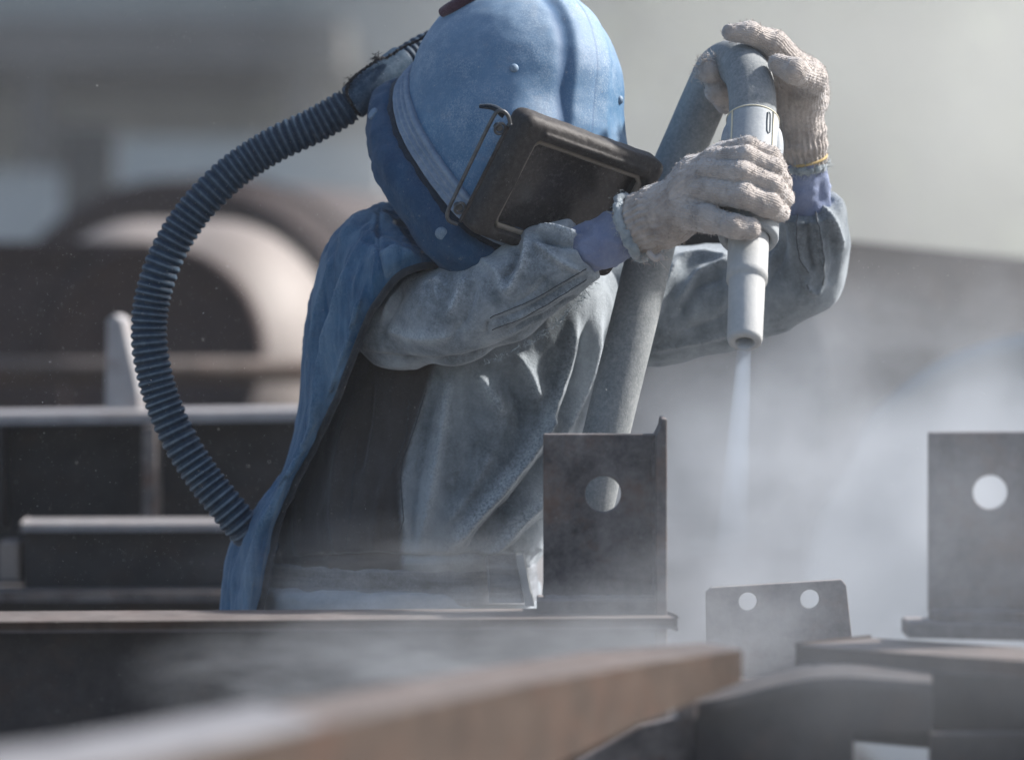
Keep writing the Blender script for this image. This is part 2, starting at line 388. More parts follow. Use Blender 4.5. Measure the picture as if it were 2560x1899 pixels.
m_steel = steel_mat('dark_mill_steel', (.010, .011, .015), (.030, .030, .034), (.045, .028, .022), .5)
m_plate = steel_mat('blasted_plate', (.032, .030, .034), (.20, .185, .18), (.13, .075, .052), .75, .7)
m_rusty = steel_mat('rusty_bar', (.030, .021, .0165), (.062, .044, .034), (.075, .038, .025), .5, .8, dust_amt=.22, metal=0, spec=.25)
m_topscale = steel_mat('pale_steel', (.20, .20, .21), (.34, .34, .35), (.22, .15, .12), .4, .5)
m_brown = steel_mat('brown_tank_steel', (.034, .026, .027), (.060, .046, .045), (.06, .038, .03), .5, .8, dust_amt=.03, metal=0, spec=.12)
m_pale = plain_mat('pale_primer', (.15, .132, .122), (.25, .222, .205), .6, 3, .4, .1)
m_wall = plain_mat('wall_render', (.25, .275, .265), (.38, .40, .39), .9, .6, .2, .1)
m_roof = plain_mat('roof_sheet', (.07, .075, .075), (.12, .12, .12), .7, 2, .3, .1)
m_shade = plain_mat('shed_timber', (.045, .047, .048), (.08, .082, .082), .8, 2)
m_ground = plain_mat('yard_ground', (.12, .115, .115), (.22, .21, .21), .95, 2.5, .2, .6, dust=(.30, .30, .30), dust_amt=.5, bscale=60)
m_tarp = plain_mat('container_paint', (.24, .28, .30), (.32, .36, .38), .6, 2, .3, .1)
m_pipe = steel_mat('grey_pipe', (.014, .015, .016), (.028, .029, .031), (.03, .024, .02), .4, .9, dust_amt=.04, metal=0, spec=.2)
m_dull = steel_mat('dull_bracket', (.02, .021, .024), (.06, .058, .06), (.07, .045, .035), .5, .8, dust_amt=.06, metal=0, spec=.2)
m_strip = plain_mat('pale_edge', (.13, .13, .14), (.24, .24, .25), .6, 12)
m_leaf = plain_mat('leaves', (.045, .075, .03), (.10, .14, .06), .7, 3, .3, 0)
m_bark = plain_mat('bark', (.07, .055, .045), (.13, .11, .09), .9, 8)

# ================================================================== setting
gv = [(-150, -20, 0), (150, -20, 0), (150, 250, 0), (-150, 250, 0)]
ground = tag(mk('ground', gv, [[0, 1, 2, 3]], m_ground, None, False), 'dusty grey yard ground under the steelwork', kind='structure')

# ---- far workshop
shed = thing('workshop_building', 'long pale workshop far off with a dark overhanging roof edge', 'building', (0, 38, 0))
def wbox(name, x0, x1, y0, y1, z0, z1, mat, parent, bevel=0):
    return box(name, ((x0 + x1) / 2, (y0 + y1) / 2, (z0 + z1) / 2), ((x1 - x0) / 2, 0, 0), (0, (y1 - y0) / 2, 0), (0, 0, (z1 - z0) / 2), mat, parent, bevel)
wbox('wall', -16, 20, 38, 38.4, 0, 7.5, m_wall, shed)
wbox('roof', -16.5, 20.5, 36.8, 39, 7.503, 7.9, m_roof, shed)
wbox('canopy_roof', -9.5, -1.45, 33, 37.99, 3.12, 3.52, m_roof, shed)
for x in (-9.2, -6.4, -4.05, -1.8): wbox('canopy_post', x - .12, x + .12, 33.1, 33.35, 0, 3.118, m_shade, shed)
for x in (-3.4, 3.5, 8.5): wbox('roller_door', x - 1.2, x + 1.2, 37.93, 37.998, 0, 2.6, m_shade, shed)
lean = thing('equipment_cabinet', 'tall dark equipment cabinet standing between two pale containers', 'cabinet', (-2.15, 20, 0))
wbox('body', -2.32, -2.05, 20, 20.08, 0, 2.03, m_shade, lean); wbox('roof', -2.35, -2.02, 19.98, 20.1, 2.033, 2.09, m_roof, lean)
for nm, x0, x1, y0, dd, lab in (('storage_container', -260, 168, 452, 22, 'pale container at the picture edge beyond the brown tank'), ('storage_container', 292, 960, 372, 24, 'wide pale container between the dark shed and the helmet')):
    q0 = W(x0, y0, dd); q1 = W(x1, 700, dd); t = thing(nm, lab, 'container', ((q0[0] + q1[0]) / 2, dd, 0), 'pale containers')
    wbox('body', q0[0], q1[0], dd, dd + 1.2, .05, q0[2], m_tarp, t); wbox('roof', q0[0] - .02, q1[0] + .02, dd - .02, dd + 1.22, q0[2] + .003, q0[2] + .06, m_tarp, t)
# ---- trees, behind the yard
def tree(x, y, h, r, label, seed):
    t = thing('broadleaf_tree', label, 'tree', (x, y, 0), 'trees behind the yard')
    R = np.random.default_rng(seed)
    C = [(x, y, 0), (x + .1, y, h * .3), (x - .1, y + .1, h * .55), (x, y, h * .85)]
    tube('trunk', np.array(C), [.2, .16, .12, .04], m_bark, t, 10)
    V = []; F = []
    for k in range(16):
        c = np.array((x, y, h * .62)) + R.normal(size=3) * (r * .45, r * .45, h * .17)
        for q in range(150):
            p = c + R.normal(size=3) * r * .22; a = R.normal(size=3); a /= np.linalg.norm(a); b = np.cross(a, R.normal(size=3)); b /= np.linalg.norm(b)
            s = .09 + .07 * R.random(); i = len(V); V += [p - a * s, p + b * s * .5, p + a * s, p - b * s * .5]; F.append([i, i + 1, i + 2, i + 3])
    mk('crown', np.array(V), F, m_leaf, t, False)
tree(2.55, 27, 4.6, 1.5, 'hazy broadleaf tree above the raised gloved hand', 1)
tree(1.85, 33, 6.0, 1.9, 'paler broadleaf tree showing between hose and taller tree', 2)
tree(3.75, 30, 5.4, 1.7, 'hazy broadleaf tree at the edge beside the workshop', 3)

# ---- tanks and pipes at the back
def ring_pts(c, r, e1, e2, n=72):
    a = np.linspace(0, 2 * math.pi, n, endpoint=False); return c + r * (np.cos(a)[:, None] * e1 + np.sin(a)[:, None] * e2)
def frustum(name, c0, r0, c1, r1, mat, parent, wall=.02, capmat=None):
    c0 = np.asarray(c0); c1 = np.asarray(c1); ax = c1 - c0; L_ = np.linalg.norm(ax); ax = ax / L_
    e1 = np.cross(ax, (0, 0, 1)); e1 /= np.linalg.norm(e1); e2 = np.cross(e1, ax)
    rows = [ring_pts(c0 + ax * L_ * .6, r0 * .9, e1, e2), ring_pts(c0 + ax * .01, r0 - wall, e1, e2), ring_pts(c0, r0 - wall * .5, e1, e2), ring_pts(c0 + ax * .012, r0, e1, e2)]
    for t in np.linspace(.15, 1, 8):
        rows.append(ring_pts(c0 + ax * L_ * t, r0 + (r1 - r0) * t ** .9, e1, e2))
    rows.append(ring_pts(c1 + ax * .02, r1 * .5, e1, e2))
    V = np.concatenate(rows); F = gridfaces(len(rows), 72, False, True).tolist()
    F.append([72 * (len(rows) - 1) + k for k in range(72)]); F.append(list(range(72)))
    bmv = mk(name, V, F, mat, parent); return bmv
def lying_tank(name, label, d, x0, x1, cy, r, head, mat, rib=()):
    t = thing(name, label, 'tank', (W((x0 + x1) / 2, cy, d)[0], d, 0), 'tanks stacked behind the beams')
    a, b = W(x0, cy, d), W(x1, cy, d); R_ = r / FPX * d; hd = head / FPX * d; Lb = b[0] - a[0]
    prof = [(-hd * math.cos(u), R_ * max(math.sin(u), .001)) for u in np.linspace(0, math.pi / 2, 14)] + [(Lb + hd * math.sin(u), R_ * max(math.cos(u), .001)) for u in np.linspace(0, math.pi / 2, 14)]
    lathe('shell', a, b, prof, mat, t, 72)
    for x in rib: lathe('seam_ring', a, b, [(x * Lb, R_ * .99), (x * Lb, R_ * 1.015), (x * Lb + .05, R_ * 1.015), (x * Lb + .05, R_ * .99)], mat, t, 72)
    for f in (.15, .85): wbox('saddle', a[0] + f * Lb - .06, a[0] + f * Lb + .06, d - R_ * .6, d + R_ * .6, 0, a[2] - R_ * .75, m_brown, t)
def drum(label, px, py, r, d, dx):
    q = W(px, py, d); R_ = r / FPX * d; t = thing('steel_drum', label, 'drum', (q[0], d, 0), 'dark drums behind the beams')
    lathe('shell', q, q + np.array((dx, 1, 0)), [(.025, .001), (.025, R_ * .9), (0, R_ * .92), (-.004, R_ * .96), (0, R_), (.6, R_), (.6, .001)], m_brown, t, 72)
    wbox('cradle', q[0] - R_ * .5, q[0] + R_ * .5, d + .1, d + .45, 0, q[2] - R_ * .82, m_brown, t)
drum('dark brown drum end framed by the pale tank behind the breathing hose', 385, 880, 272, 8.6, -.05)
q0 = W(-320, 603, 8.62); q1 = W(372, 603, 8.62)
pn = thing('upright_steel_sheet', 'dark brown steel sheet standing on edge beside the round drum end', 'steel sheet', ((q0[0] + q1[0]) / 2, 8.62, 0))
wbox('sheet', q0[0], q1[0], 8.63, 8.66, 0, q0[2], m_brown, pn); wbox('edge_angle', q0[0], q1[0], 8.6, 8.628, q0[2] - .03, q0[2] - .002, m_brown, pn)
lying_tank('lying_tank', 'pale sunlit tank end curving out from behind the dark brown drum', 9.5, 360, 540, 945, 395, 330, m_pale)
d = 11.5
tank = thing('rusty_tank_end', 'big dark brown rusted tank shell with rounded top behind the flared fitting', 'tank', (W(450, 900, d)[0], d, 0))
cc = W(430, 960, d); r_ = 515 / FPX * d
lathe('shell', cc, cc + np.array((.25, 1, 0)), [(.05, .001), (.03, r_ * .5), (.01, r_ * .9), (0, r_ * .97), (.02, r_), (2.2, r_), (2.25, .001)], m_brown, tank, 64)
cc2 = cc + np.array((.22, -.02, -.05)); lathe('stiffener_ring', cc, cc + np.array((.25, 1, 0)), [(.4, r_ * .99), (.4, r_ * 1.03), (.46, r_ * 1.03), (.46, r_ * .99)], m_brown, tank, 64)
wbox('saddle', cc[0] - .5, cc[0] + .9, d + .3, d + 1.6, 0, cc[2] - r_ * .8, m_brown, tank)
d = 8.2
pipe = thing('stacked_pipe', 'long brown steel pipe lying behind the pale fitting', 'pipe', (W(300, 930, d)[0], d, 0))
pa, pb = W(-200, 930, d), W(860, 925, d + .1)
lathe('barrel', pa, pb, [(0, .001), (0, .026), (.9, .026), (.9, .001)], m_rusty, pipe, 24)
wbox('stand', -1.0, -.95, d - .02, d + .05, 0, pa[2] - .024, m_brown, pipe)
bp = thing('large_pipe', 'big dark grey pipe half lost in the bright dust behind the bent elbow', 'pipe', (1.0, 6.6, 0))
qa = np.array((.26, 6.0, 1.13)); qb = np.array((1.55, 8.2, 1.045)); lp_ = np.linalg.norm(qb - qa)
lathe('barrel', qa, qb, [(.01, .001), (.01, .235), (0, .245), (.01, .255), (lp_, .255), (lp_, .001)], m_pipe, bp, 64)
for f in (.04, .19, .34, .49, .64, .8):
    q = qa + (qb - qa) * f; wbox('pipe_support', q[0] - .093, q[0] + .093, q[1] - .1, q[1] + .1, 0, q[2] - .2, m_brown, bp)
dt = thing('drum_end', 'faint round grey drum end showing through dust behind the drilled square plate', 'drum', (W(2640, 1480, 5.95)[0], 5.95, 0))
qc = W(2640, 1480, 5.9); rd = 650 / FPX * 5.9
lathe('shell', qc, qc + np.array((.35, 1, 0)), [(.03, .001), (.03, rd * .9), (0, rd * .93), (0, rd), (.5, rd), (.5, .001)], m_tarp, dt, 72)
wbox('stand', qc[0] - .2, qc[0] + .3, 6.0, 6.3, 0, qc[2] - rd * .85, m_brown, dt)
# ---- I-beam rack behind, on the hose side
def ibeam_part(parent, a, b, width, height, tf, tw, mtop, mweb, names=('top_flange', 'web', 'bottom_flange')):
    """a,b: centre line of the TOP surface; width across; real I-section"""
    a = np.asarray(a, float); b = np.asarray(b, float); ax = (b - a) / 2; c = (a + b) / 2
    h = np.cross(ax, (0, 0, 1)); h = h / np.linalg.norm(h); z = np.array((0, 0, 1.))
    box(names[0], c - z * tf / 2, ax, h * width / 2, z * tf / 2, mtop, parent, .003)
    box(names[1], c - z * height / 2, ax * .9995, h * tw / 2, z * (height / 2 - tf - .0005), mweb, parent, 0)
    box(names[2], c - z * (height - tf / 2), ax, h * width / 2, z * tf / 2, mweb, parent, .003)
d = 5.75
rk = thing('steel_beam', 'dark I-beam with slanted fin and stiffener behind the breathing hose', 'steel beam', (W(330, 1500, d)[0], d, 0), 'steel beams in the yard')
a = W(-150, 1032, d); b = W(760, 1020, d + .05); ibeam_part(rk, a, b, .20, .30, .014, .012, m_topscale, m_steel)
prism('slanted_fin', [W(262, 1022, d), W(345, 1022, d), W(345, 985, d), W(305, 800, d), W(285, 785, d), W(266, 800, d)], (0.012, .02, 0), m_topscale, rk)
box('stiffener', W(380, 1190, d - .05), (.010, 0, 0), (0, .045, 0), (0, 0, .075), m_plate, rk, .002)
box('end_stiffener', W(-4, 1190, d - .05), (.010, 0, 0), (0, .045, 0), (0, 0, .075), m_steel, rk, .002)
d2 = 5.45
rk2 = thing('steel_beam', 'dark box channel with pale top lying below the finned I-beam', 'steel beam', (W(400, 1500, d2)[0], d2, 0), 'steel beams in the yard')
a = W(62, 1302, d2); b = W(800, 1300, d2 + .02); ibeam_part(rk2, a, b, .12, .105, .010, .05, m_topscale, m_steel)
rk3 = thing('steel_block', 'small pale steel block beside the end of the dark box channel', 'steel block', (W(30, 1440, d2)[0], d2, 0))
box('block', W(28, 1400, d2), (.014, 0, 0), (0, .03, 0), (0, 0, .028), m_pale, rk3, .003); box('foot', W(28, 1450, d2), (.02, 0, 0), (0, .035, 0), (0, 0, .003), m_steel, rk3, 0)
rk4 = thing('steel_beam', 'low bluish beam carrying the box channel and the pale block', 'steel beam', (W(300, 1500, d2)[0], d2, 0), 'steel beams in the yard')
a = W(-200, 1468, d2); b = W(900, 1468, d2); ibeam_part(rk4, a, b, .16, .24, .012, .012, m_plate, m_steel)
zb = a[2] - .24
tr = thing('trestle', 'steel trestle holding up the beams behind the breathing hose', 'trestle', (W(300, 1500, d2)[0], 5.6, 0), 'trestles')
box('top_bar', (-.6, 5.6, zb - .035), (.55, 0, 0), (0, .3, 0), (0, 0, .03), m_steel, tr)
for x in (-1.05, -.15):
    for y in (5.4, 5.8): box('leg', (x, y, (zb - .066) / 2), (.03, 0, 0), (0, .03, 0), (0, 0, (zb - .066) / 2), m_steel, tr)

# ---- beams in front of the worker
d = 4.02
b1 = thing('steel_beam', 'long dark I-beam in front of the worker with a drilled upright plate at its end', 'steel beam', (W(600, 1540, d)[0], d, 0), 'steel beams in the yard')
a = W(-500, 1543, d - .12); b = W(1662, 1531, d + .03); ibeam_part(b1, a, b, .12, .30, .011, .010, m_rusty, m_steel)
db = d + .03
n_ = np.array((0, .012, 0)); cs = W(1508, 1234, db)
box('base_plate', W(1490, 1512, db + .012), (.062, 0, 0), (0, .032, 0), (0, 0, .0085), m_plate, b1, .002)
prism('drilled_plate', [W(1358, 1494, db), W(1638, 1494, db), W(1638, 1084, db), W(1358, 1084, db)], n_, m_plate, b1, .0015, [(W(1508, 1234, db), 45 / FPX * db)])
prism('end_plate', [W(1640, 1640, db - .03), W(1668, 1640, db - .03), W(1668, 1046, db - .03), W(1655, 1046, db - .03), W(1652, 1066, db - .03), W(1640, 1090, db - .03)], (0, .075, 0), m_plate, b1, .0015)

def weld(pa, pb, parent, r=.0035):
    n = 40; C = np.array([np.asarray(pa) + (np.asarray(pb) - np.asarray(pa)) * t for t in np.linspace(0, 1, n)]) + rng.normal(size=(n, 3)) * .0005
    tube('weld_bead', C, r * (1 + .25 * np.abs(np.sin(np.arange(n) * 1.3))), m_plate, parent, 8)
weld(W(1360, 1496, db - .003), W(1636, 1496, db - .003), b1); weld(W(1638, 1490, db - .003), W(1638, 1090, db - .003), b1, .0028)
d = 3.72
b2 = thing('steel_beam', 'thick dark beam with brown top and a drilled square plate standing on it', 'steel beam', (W(2400, 1600, d)[0], d, 0), 'steel beams in the yard')
a = W(2085, 1603, d + .06); b = W(2950, 1660, d - .22); ax_ = b - a
ibeam_part(b2, a, b, .11, .088, .016, .07, m_rusty, m_steel)
dp = 3.76
hor = np.array((1, 0, 0))
box('base_plate', W(2480, 1572, dp), (.083, -.02, 0), (0, .03, 0), (0, 0, .008), m_plate, b2, .002)
box('upper_pad', W(2500, 1542, dp + .005), (.066, -.016, 0), (0, .022, 0), (0, 0, .0045), m_plate, b2, .002)
prism('drilled_plate', [W(2322, 1533, dp + .01), W(2700, 1533, dp - .03), W(2700, 1078, dp - .03), W(2322, 1080, dp + .01)], (0, .012, 0), m_plate, b2, .0015, [(W(2477, 1230, dp - .006), 44 / FPX * dp)])

weld(W(2326, 1532, dp + .006), W(2690, 1532, dp - .034), b2)
d = 4.12
b3 = thing('hinge_plate', 'small tilted steel plate with two round holes between the drilled uprights', 'steel plate', (W(1950, 1690, d)[0], d, 0))
prism('drilled_plate', [W(1770, 1700, d), W(2148, 1700, d), W(2130, 1590, d), W(2116, 1462, d), W(2104, 1448, d), W(1778, 1468, d), W(1765, 1480, d), W(1766, 1600, d)], (0, .012, 0), m_plate, b3, .0012, [(W(1870, 1503, d), 23 / FPX * d), (W(2025, 1497, d), 24 / FPX * d)])
box('foot_plate', W(1955, 1702, d - .02), (.10, 0, 0), (0, .05, 0), (0, 0, .004), m_rusty, b3, .001)

d = 3.5
b4 = thing('curved_bracket', 'grey steel bracket with an upward curved lip below the small two hole plate', 'bracket', (W(2000, 1790, d)[0], d, 0))
top = catmull(np.array([(1735, 1758), (1820, 1742), (1920, 1718), (2020, 1697), (2110, 1692), (2200, 1696), (2330, 1706)], float), 25)
V = []; 
for (x, y) in top:
    t = (x - 1735) / 600
    for (oy, od) in ((0, 0), (26, 0), (26, .012), (3, .012), (0, .18)): V.append(W(x, y + oy if od < .1 else y - 34, d + od))
mk('curved_lip', np.array(V), gridfaces(25, 5, False, True).tolist() + [[0, 1, 2, 3, 4][::-1], [120 + k for k in range(5)]], m_dull, b4, False)
box('lug', W(1716, 1765, d - .005), (.0085, 0, 0), (0, .02, 0), (0, 0, .0095), m_plate, b4, .002)
prism('web', [W(1735, 1775, d + .03), W(1900, 1734, d + .03), W(2110, 1706, d + .03), W(2330, 1722, d + .03), W(2330, 1830, d + .03), W(2134, 1832, d + .03), W(2134, 2300, d + .03), W(1735, 2300, d + .03)], (0, .02, 0), m_steel, b4, .001)
prism('gusset', [W(1440, 1905, d + .06), W(1600, 1815, d + .06), W(1735, 1782, d + .06), W(1860, 1770, d + .06), W(1860, 2300, d + .06), W(1440, 2300, d + .06)], (0, .015, 0), m_plate, b4, .001)
prism('side_web', [W(2327, 1832, d + .035), W(2700, 1832, d + .035), W(2700, 2300, d + .035), W(2327, 2300, d + .035)], (0, .02, 0), m_steel, b4, .001)

b5 = thing('rusty_bar', 'brown tapered flat bar slanting up across the very front, pale near edge', 'steel bar', (W(1000, 1850, 2.6)[0], 2.6, 0))
fr = [(-500, 2040, 1.95, 420), (300, 1925, 2.15, 380), (850, 1806, 2.45, 330), (1300, 1712, 2.85, 250), (1600, 1660, 3.15, 150), (1856, 1624, 3.4, 78)]
V = []
for (x, y, dd, h_) in fr:
    q0 = W(x, y, dd); q1 = W(x, y + h_, dd); back = np.array((-.045, .10, 0)) if x < 1800 else np.array((-.03, .07, 0))
    V += [q0, q1, q1 + back, q0 + back]
Fb = gridfaces(len(fr), 4, False, True)
o = mk('bar', np.array(V), Fb.tolist() + [[0, 1, 2, 3][::-1], [4 * len(fr) - 4 + k for k in range(4)]], m_rusty, b5, False)
tops = []
for (x, y, dd, h_) in fr[:3]: tops.append((x, y, dd))
V = []
for (x, y, dd) in [(-500, 2040, 1.95), (300, 1925, 2.15), (800, 1817, 2.42)]:
    q = W(x, y, dd) + np.array((0, 0, .0005)); bk = np.array((-.045, .10, 0)); z_ = np.array((0, 0, .004))
    V += [q, q + bk, q + bk + z_, q + z_]
mk('pale_strip', np.array(V), gridfaces(3, 4, False, True)[:, ::-1].tolist() + [[0, 1, 2, 3], [11, 10, 9, 8]], m_strip, b5, False)  # paler strip on top of the bar's near part

tb = thing('trestle', 'steel trestle under the long dark I-beam', 'trestle', (0, 4.0, 0), 'trestles')
zt = W(0, 1540, 4.0)[2] - .305
box('top_bar', (-.1, 4.0, zt - .03), (.5, 0, 0), (0, .09, 0), (0, 0, .027), m_steel, tb)
for x in (-.5, .3): box('leg', (x, 4.0, (zt - .06) / 2), (.03, 0, 0), (0, .05, 0), (0, 0, (zt - .06) / 2), m_steel, tb)
tb2 = thing('trestle', 'dark trestle legs under the curved bracket and drilled beam', 'trestle', (.4, 3.6, 0), 'trestles')
zt = W(2000, 2300, 3.5)[2]
box('top_bar', (.38, 3.55, zt - .03), (.3, 0, 0), (0, .1, 0), (0, 0, .028), m_steel, tb2)
for x in (.15, .62): box('leg', (x, 3.55, (zt - .06) / 2), (.03, 0, 0), (0, .05, 0), (0, 0, (zt - .06) / 2), m_steel, tb2)

# ================================================================== the worker
person = thing('person', 'worker in blue blasting helmet and cape bending over steel with a nozzle', 'person', (Q(1020, 1450, .12)[0], D0 + .12, 0))

# ---- body (inside the clothes, one continuous surface)
HC = Q(1290, 240, -.03)
yaw, pit, rol = math.radians(30), math.radians(25), math.radians(16.2)
Fv = np.array((math.sin(yaw) * math.cos(pit), -math.cos(yaw) * math.cos(pit), -math.sin(pit)))
L0 = np.array((math.cos(yaw), math.sin(yaw), 0)); U0 = np.cross(L0, Fv); U0 = U0 if U0[2] > 0 else -U0
Lv = math.cos(rol) * L0 - math.sin(rol) * U0; Uv = math.cos(rol) * U0 + math.sin(rol) * L0
def hp(A):
    A = np.asarray(A, float); return HC + A[..., :1] * Lv + A[..., 1:2] * Uv + A[..., 2:3] * Fv
def body_sdf(P):
    d = ellip(P, hp((0, -.02, .0)), (.075, .085, .10))
    d = smin(d, cone(P, hp((0, -.06, -.02)), Q(1160, 640, .1), .055, .06), .03)
    d = smin(d, cone(P, Q(1160, 700, .12), Q(1010, 1420, .15), .11, .11), .05)
    d = smin(d, chain(P, [(950, 720, .09, 70), (1010, 810, -.02, 70), (1300, 720, -.125, 55), (1590, 580, -.17, 42)]), .03)
    d = smin(d, chain(P, [(1500, 700, .13, 80), (1780, 750, .12, 75), (2010, 690, .09, 62), (2010, 420, 0, 42)]), .03)
    for sx, o in ((900, .10), (1120, .2)):
        q = Q(sx, 1450, o); d = smin(d, cone(P, q, (q[0], q[1], .5), .085, .06), .03); d = smin(d, cone(P, (q[0], q[1], .5), (q[0] - .02, q[1] + .02, .08), .06, .045), .02)
    return d
V, F = surface_nets(body_sdf, (-.4, 4.1, .03), (.5, 4.85, 1.75), .014, 2)
tag(mk('body', V, F, plain_mat('skin', (.35, .22, .16), (.42, .27, .20), .6), person))

# ---- jacket
rows = [  # cx, cy, half width px, half depth m, depth offset
    (1000, 1470, 325, .135, .14), (1005, 1420, 330, .14, .14), (1015, 1375, 345, .15, .135), (1045, 1290, 352, .155, .125),
    (1090, 1180, 358, .155, .12), (1130, 1080, 360, .15, .115), (1165, 960, 355, .145, .11), (1195, 850, 352, .14, .11),
    (1215, 750, 345, .135, .11), (1220, 670, 310, .125, .11), (1205, 600, 245, .11, .10), (1190, 540, 170, .085, .08)]
ctrl = []
for cx, cy, hw, hd, o in rows:
    r = []
    for k in range(24):
        t = 2 * math.pi * k / 24; c_, s_ = math.cos(t), math.sin(t); e = .86
        X = math.copysign(abs(c_) ** e, c_); Y = math.copysign(abs(s_) ** e, s_)
        p = Q(cx, cy, o); r.append(p + np.array((X * M(hw, o), -Y * hd, 0)))
    ctrl.append(r)
G = catmull(np.array(ctrl), 230); G = np.stack([catmull(G[i], 300, True) for i in range(len(G))])
V = G.reshape(-1, 3); F = gridfaces(230, 300, False, True)
if (vnormals(V, F)[150 * 300 + 75] @ np.array((0, -1, 0))) < 0: F = F[:, ::-1].copy()
tor = [
    ([(1127, 936), (1102, 1091), (1072, 1245), (1046, 1374)], 16, .010), ([(1095, 940), (1065, 1091), (1040, 1245), (1030, 1374)], 13, -.008),
    ([(1072, 957), (1029, 1091), (1003, 1194), (1020, 1366)], 9, .005), ([(985, 1160), (990, 1260), (1015, 1380)], 9, -.005), ([(960, 1180), (940, 1290), (930, 1390)], 10, .004),
    ([(1380, 1030), (1359, 1073), (1295, 1168), (1188, 1293), (1123, 1370)], 24, .017), ([(1390, 1110), (1310, 1220), (1230, 1310), (1160, 1390)], 18, -.013),
    ([(1390, 1180), (1355, 1237), (1273, 1323), (1205, 1391)], 20, .016), ([(1380, 1290), (1320, 1345), (1260, 1392)], 13, -.010), ([(1385, 1330), (1340, 1375)], 14, .008),
    ([(1443, 788), (1418, 910), (1377, 1025), (1330, 1110)], 15, .012), ([(1470, 800), (1440, 940), (1395, 1060)], 11, -.010),
    ([(1504, 788), (1467, 951), (1414, 1074), (1380, 1150)], 13, .011), ([(1525, 800), (1490, 960), (1440, 1090)], 9, -.007),
    ([(1189, 930), (1225, 980), (1262, 1040)], 24, .009), ([(1291, 880), (1325, 940), (1350, 1000)], 22, .010), ([(1255, 920), (1300, 1010), (1310, 1090)], 22, -.009),
    ([(1180, 1000), (1170, 1130), (1130, 1260)], 26, -.006), ([(880, 1000), (850, 1130), (830, 1300), (850, 1400)], 16, .006), ([(930, 930), (920, 1050), (890, 1200)], 18, -.007),
    ([(760, 1100), (745, 1230), (740, 1400)], 15, .005), ([(1230, 1130), (1180, 1220), (1100, 1330)], 18, .006),
    ([(700, 1395), (900, 1390), (1100, 1392), (1330, 1385)], 9, -.008)]
V, H = folds(V, F, tor)
P2 = to_px(V)
V = V + vnormals(V, F) * (nz(V * np.array((1.6, 1.6, .6)), 14, 3)[:, None] * .0014 + crease(V * np.array((1.5, 1.5, .45)), 17, 3.)[:, None] * .0018)
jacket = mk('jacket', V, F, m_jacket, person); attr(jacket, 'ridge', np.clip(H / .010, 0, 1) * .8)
lx = np.interp(P2[:, 1], [900, 957, 1091, 1194, 1366, 1500], [1090, 1072, 1029, 1003, 1005, 1005]); attr(jacket, 'underarm_shade', np.clip((lx - P2[:, 0]) / 12 + .5, 0, 1))  # mask for shade under arm and cape, put into the jacket colour

# ---- sleeves
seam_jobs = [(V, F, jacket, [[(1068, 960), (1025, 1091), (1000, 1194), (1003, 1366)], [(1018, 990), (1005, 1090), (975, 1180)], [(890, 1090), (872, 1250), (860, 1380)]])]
near = [(930, 705, .10, 108), (960, 790, .05, 112), (1000, 806, -.03, 110), (1130, 788, -.095, 115), (1260, 738, -.125, 109), (1370, 668, -.145, 92), (1440, 632, -.155, 74), (1478, 618, -.16, 66)]
def near_sdf(P):
    d = chain(P, near, .02)
    d = smin(d, cone(P, Q(1345, 605, -.15), Q(1440, 590, -.16), M(38), M(30)), .012)
    ax = Q(1530, 590, -.165) - Q(1400, 655, -.15); ax /= np.linalg.norm(ax); return np.maximum(d, (P - Q(1463, 625, -.158)) @ ax)
lo, hi = bounds([near], .012)
V, F = surface_nets(near_sdf, lo, hi, .0026, 2)
nearF = [
    ([(1083, 661), (1034, 690), (985, 745), (955, 800)], 10, .006), ([(1060, 700), (1055, 745), (1040, 790)], 8, .003), ([(1108, 680), (1090, 715), (1094, 760)], 8, .0045), ([(1120, 720), (1092, 700), (1060, 705)], 7, .003),
    ([(1010, 720), (975, 790), (950, 850)], 10, -.006), ([(1160, 690), (1145, 740), (1120, 790)], 12, .006), ([(1190, 700), (1165, 790), (1120, 860)], 16, -.005),
    ([(1316, 575), (1314, 640), (1287, 698), (1262, 735)], 11, .008), ([(1290, 600), (1282, 660), (1255, 700)], 12, -.008), ([(1328, 600), (1394, 649), (1460, 681)], 9, .007), ([(1340, 590), (1400, 612), (1450, 616)], 9, -.011), ([(1335, 575), (1390, 575), (1445, 592)], 10, .011),
    ([(1420, 560), (1440, 600), (1470, 660)], 8, -.006), ([(905, 880), (1000, 898), (1108, 902), (1230, 872), (1330, 825), (1424, 770)], 8, -.007), ([(905, 905), (1108, 922), (1250, 893)], 9, .002),
    ([(1475, 680), (1400, 722), (1304, 775), (1218, 806)], 4.5, -.003), ([(1475, 694), (1400, 737), (1304, 790), (1225, 822)], 6, .003), ([(1218, 804), (1216, 835)], 5, -.005), ([(1440, 735), (1360, 785), (1260, 832)], 7, -.004),
    ([(960, 820), (1050, 845), (1150, 835)], 20, .005), ([(1190, 640), (1240, 680), (1260, 740)], 16, .005), ([(1370, 690), (1330, 735), (1270, 765)], 14, -.004)]
V, H = folds(V, F, nearF)
V = V + vnormals(V, F) * (nz(V, 20, 2)[:, None] * .0010 + crease(V, 20, 4.)[:, None] * .0012)
o = mk('sleeve', V, F, m_sleeve, jacket); seam_jobs.append((V, F, o, [[(1472, 672), (1400, 715), (1304, 768), (1218, 798)], [(1470, 700), (1400, 744), (1310, 797), (1228, 830)], [(1216, 800), (1217, 818), (1222, 834)]])); attr(o, 'ridge', np.clip(H / .009, 0, 1) * .9)
far1 = [(1480, 740, .14, 155), (1640, 762, .135, 148), (1800, 745, .125, 128), (1920, 715, .11, 112), (2003, 680, .09, 104)]
far2 = [(2003, 680, .09, 104), (2030, 610, .065, 86), (2030, 540, .04, 76), (2018, 490, .02, 66), (2012, 470, .015, 60)]
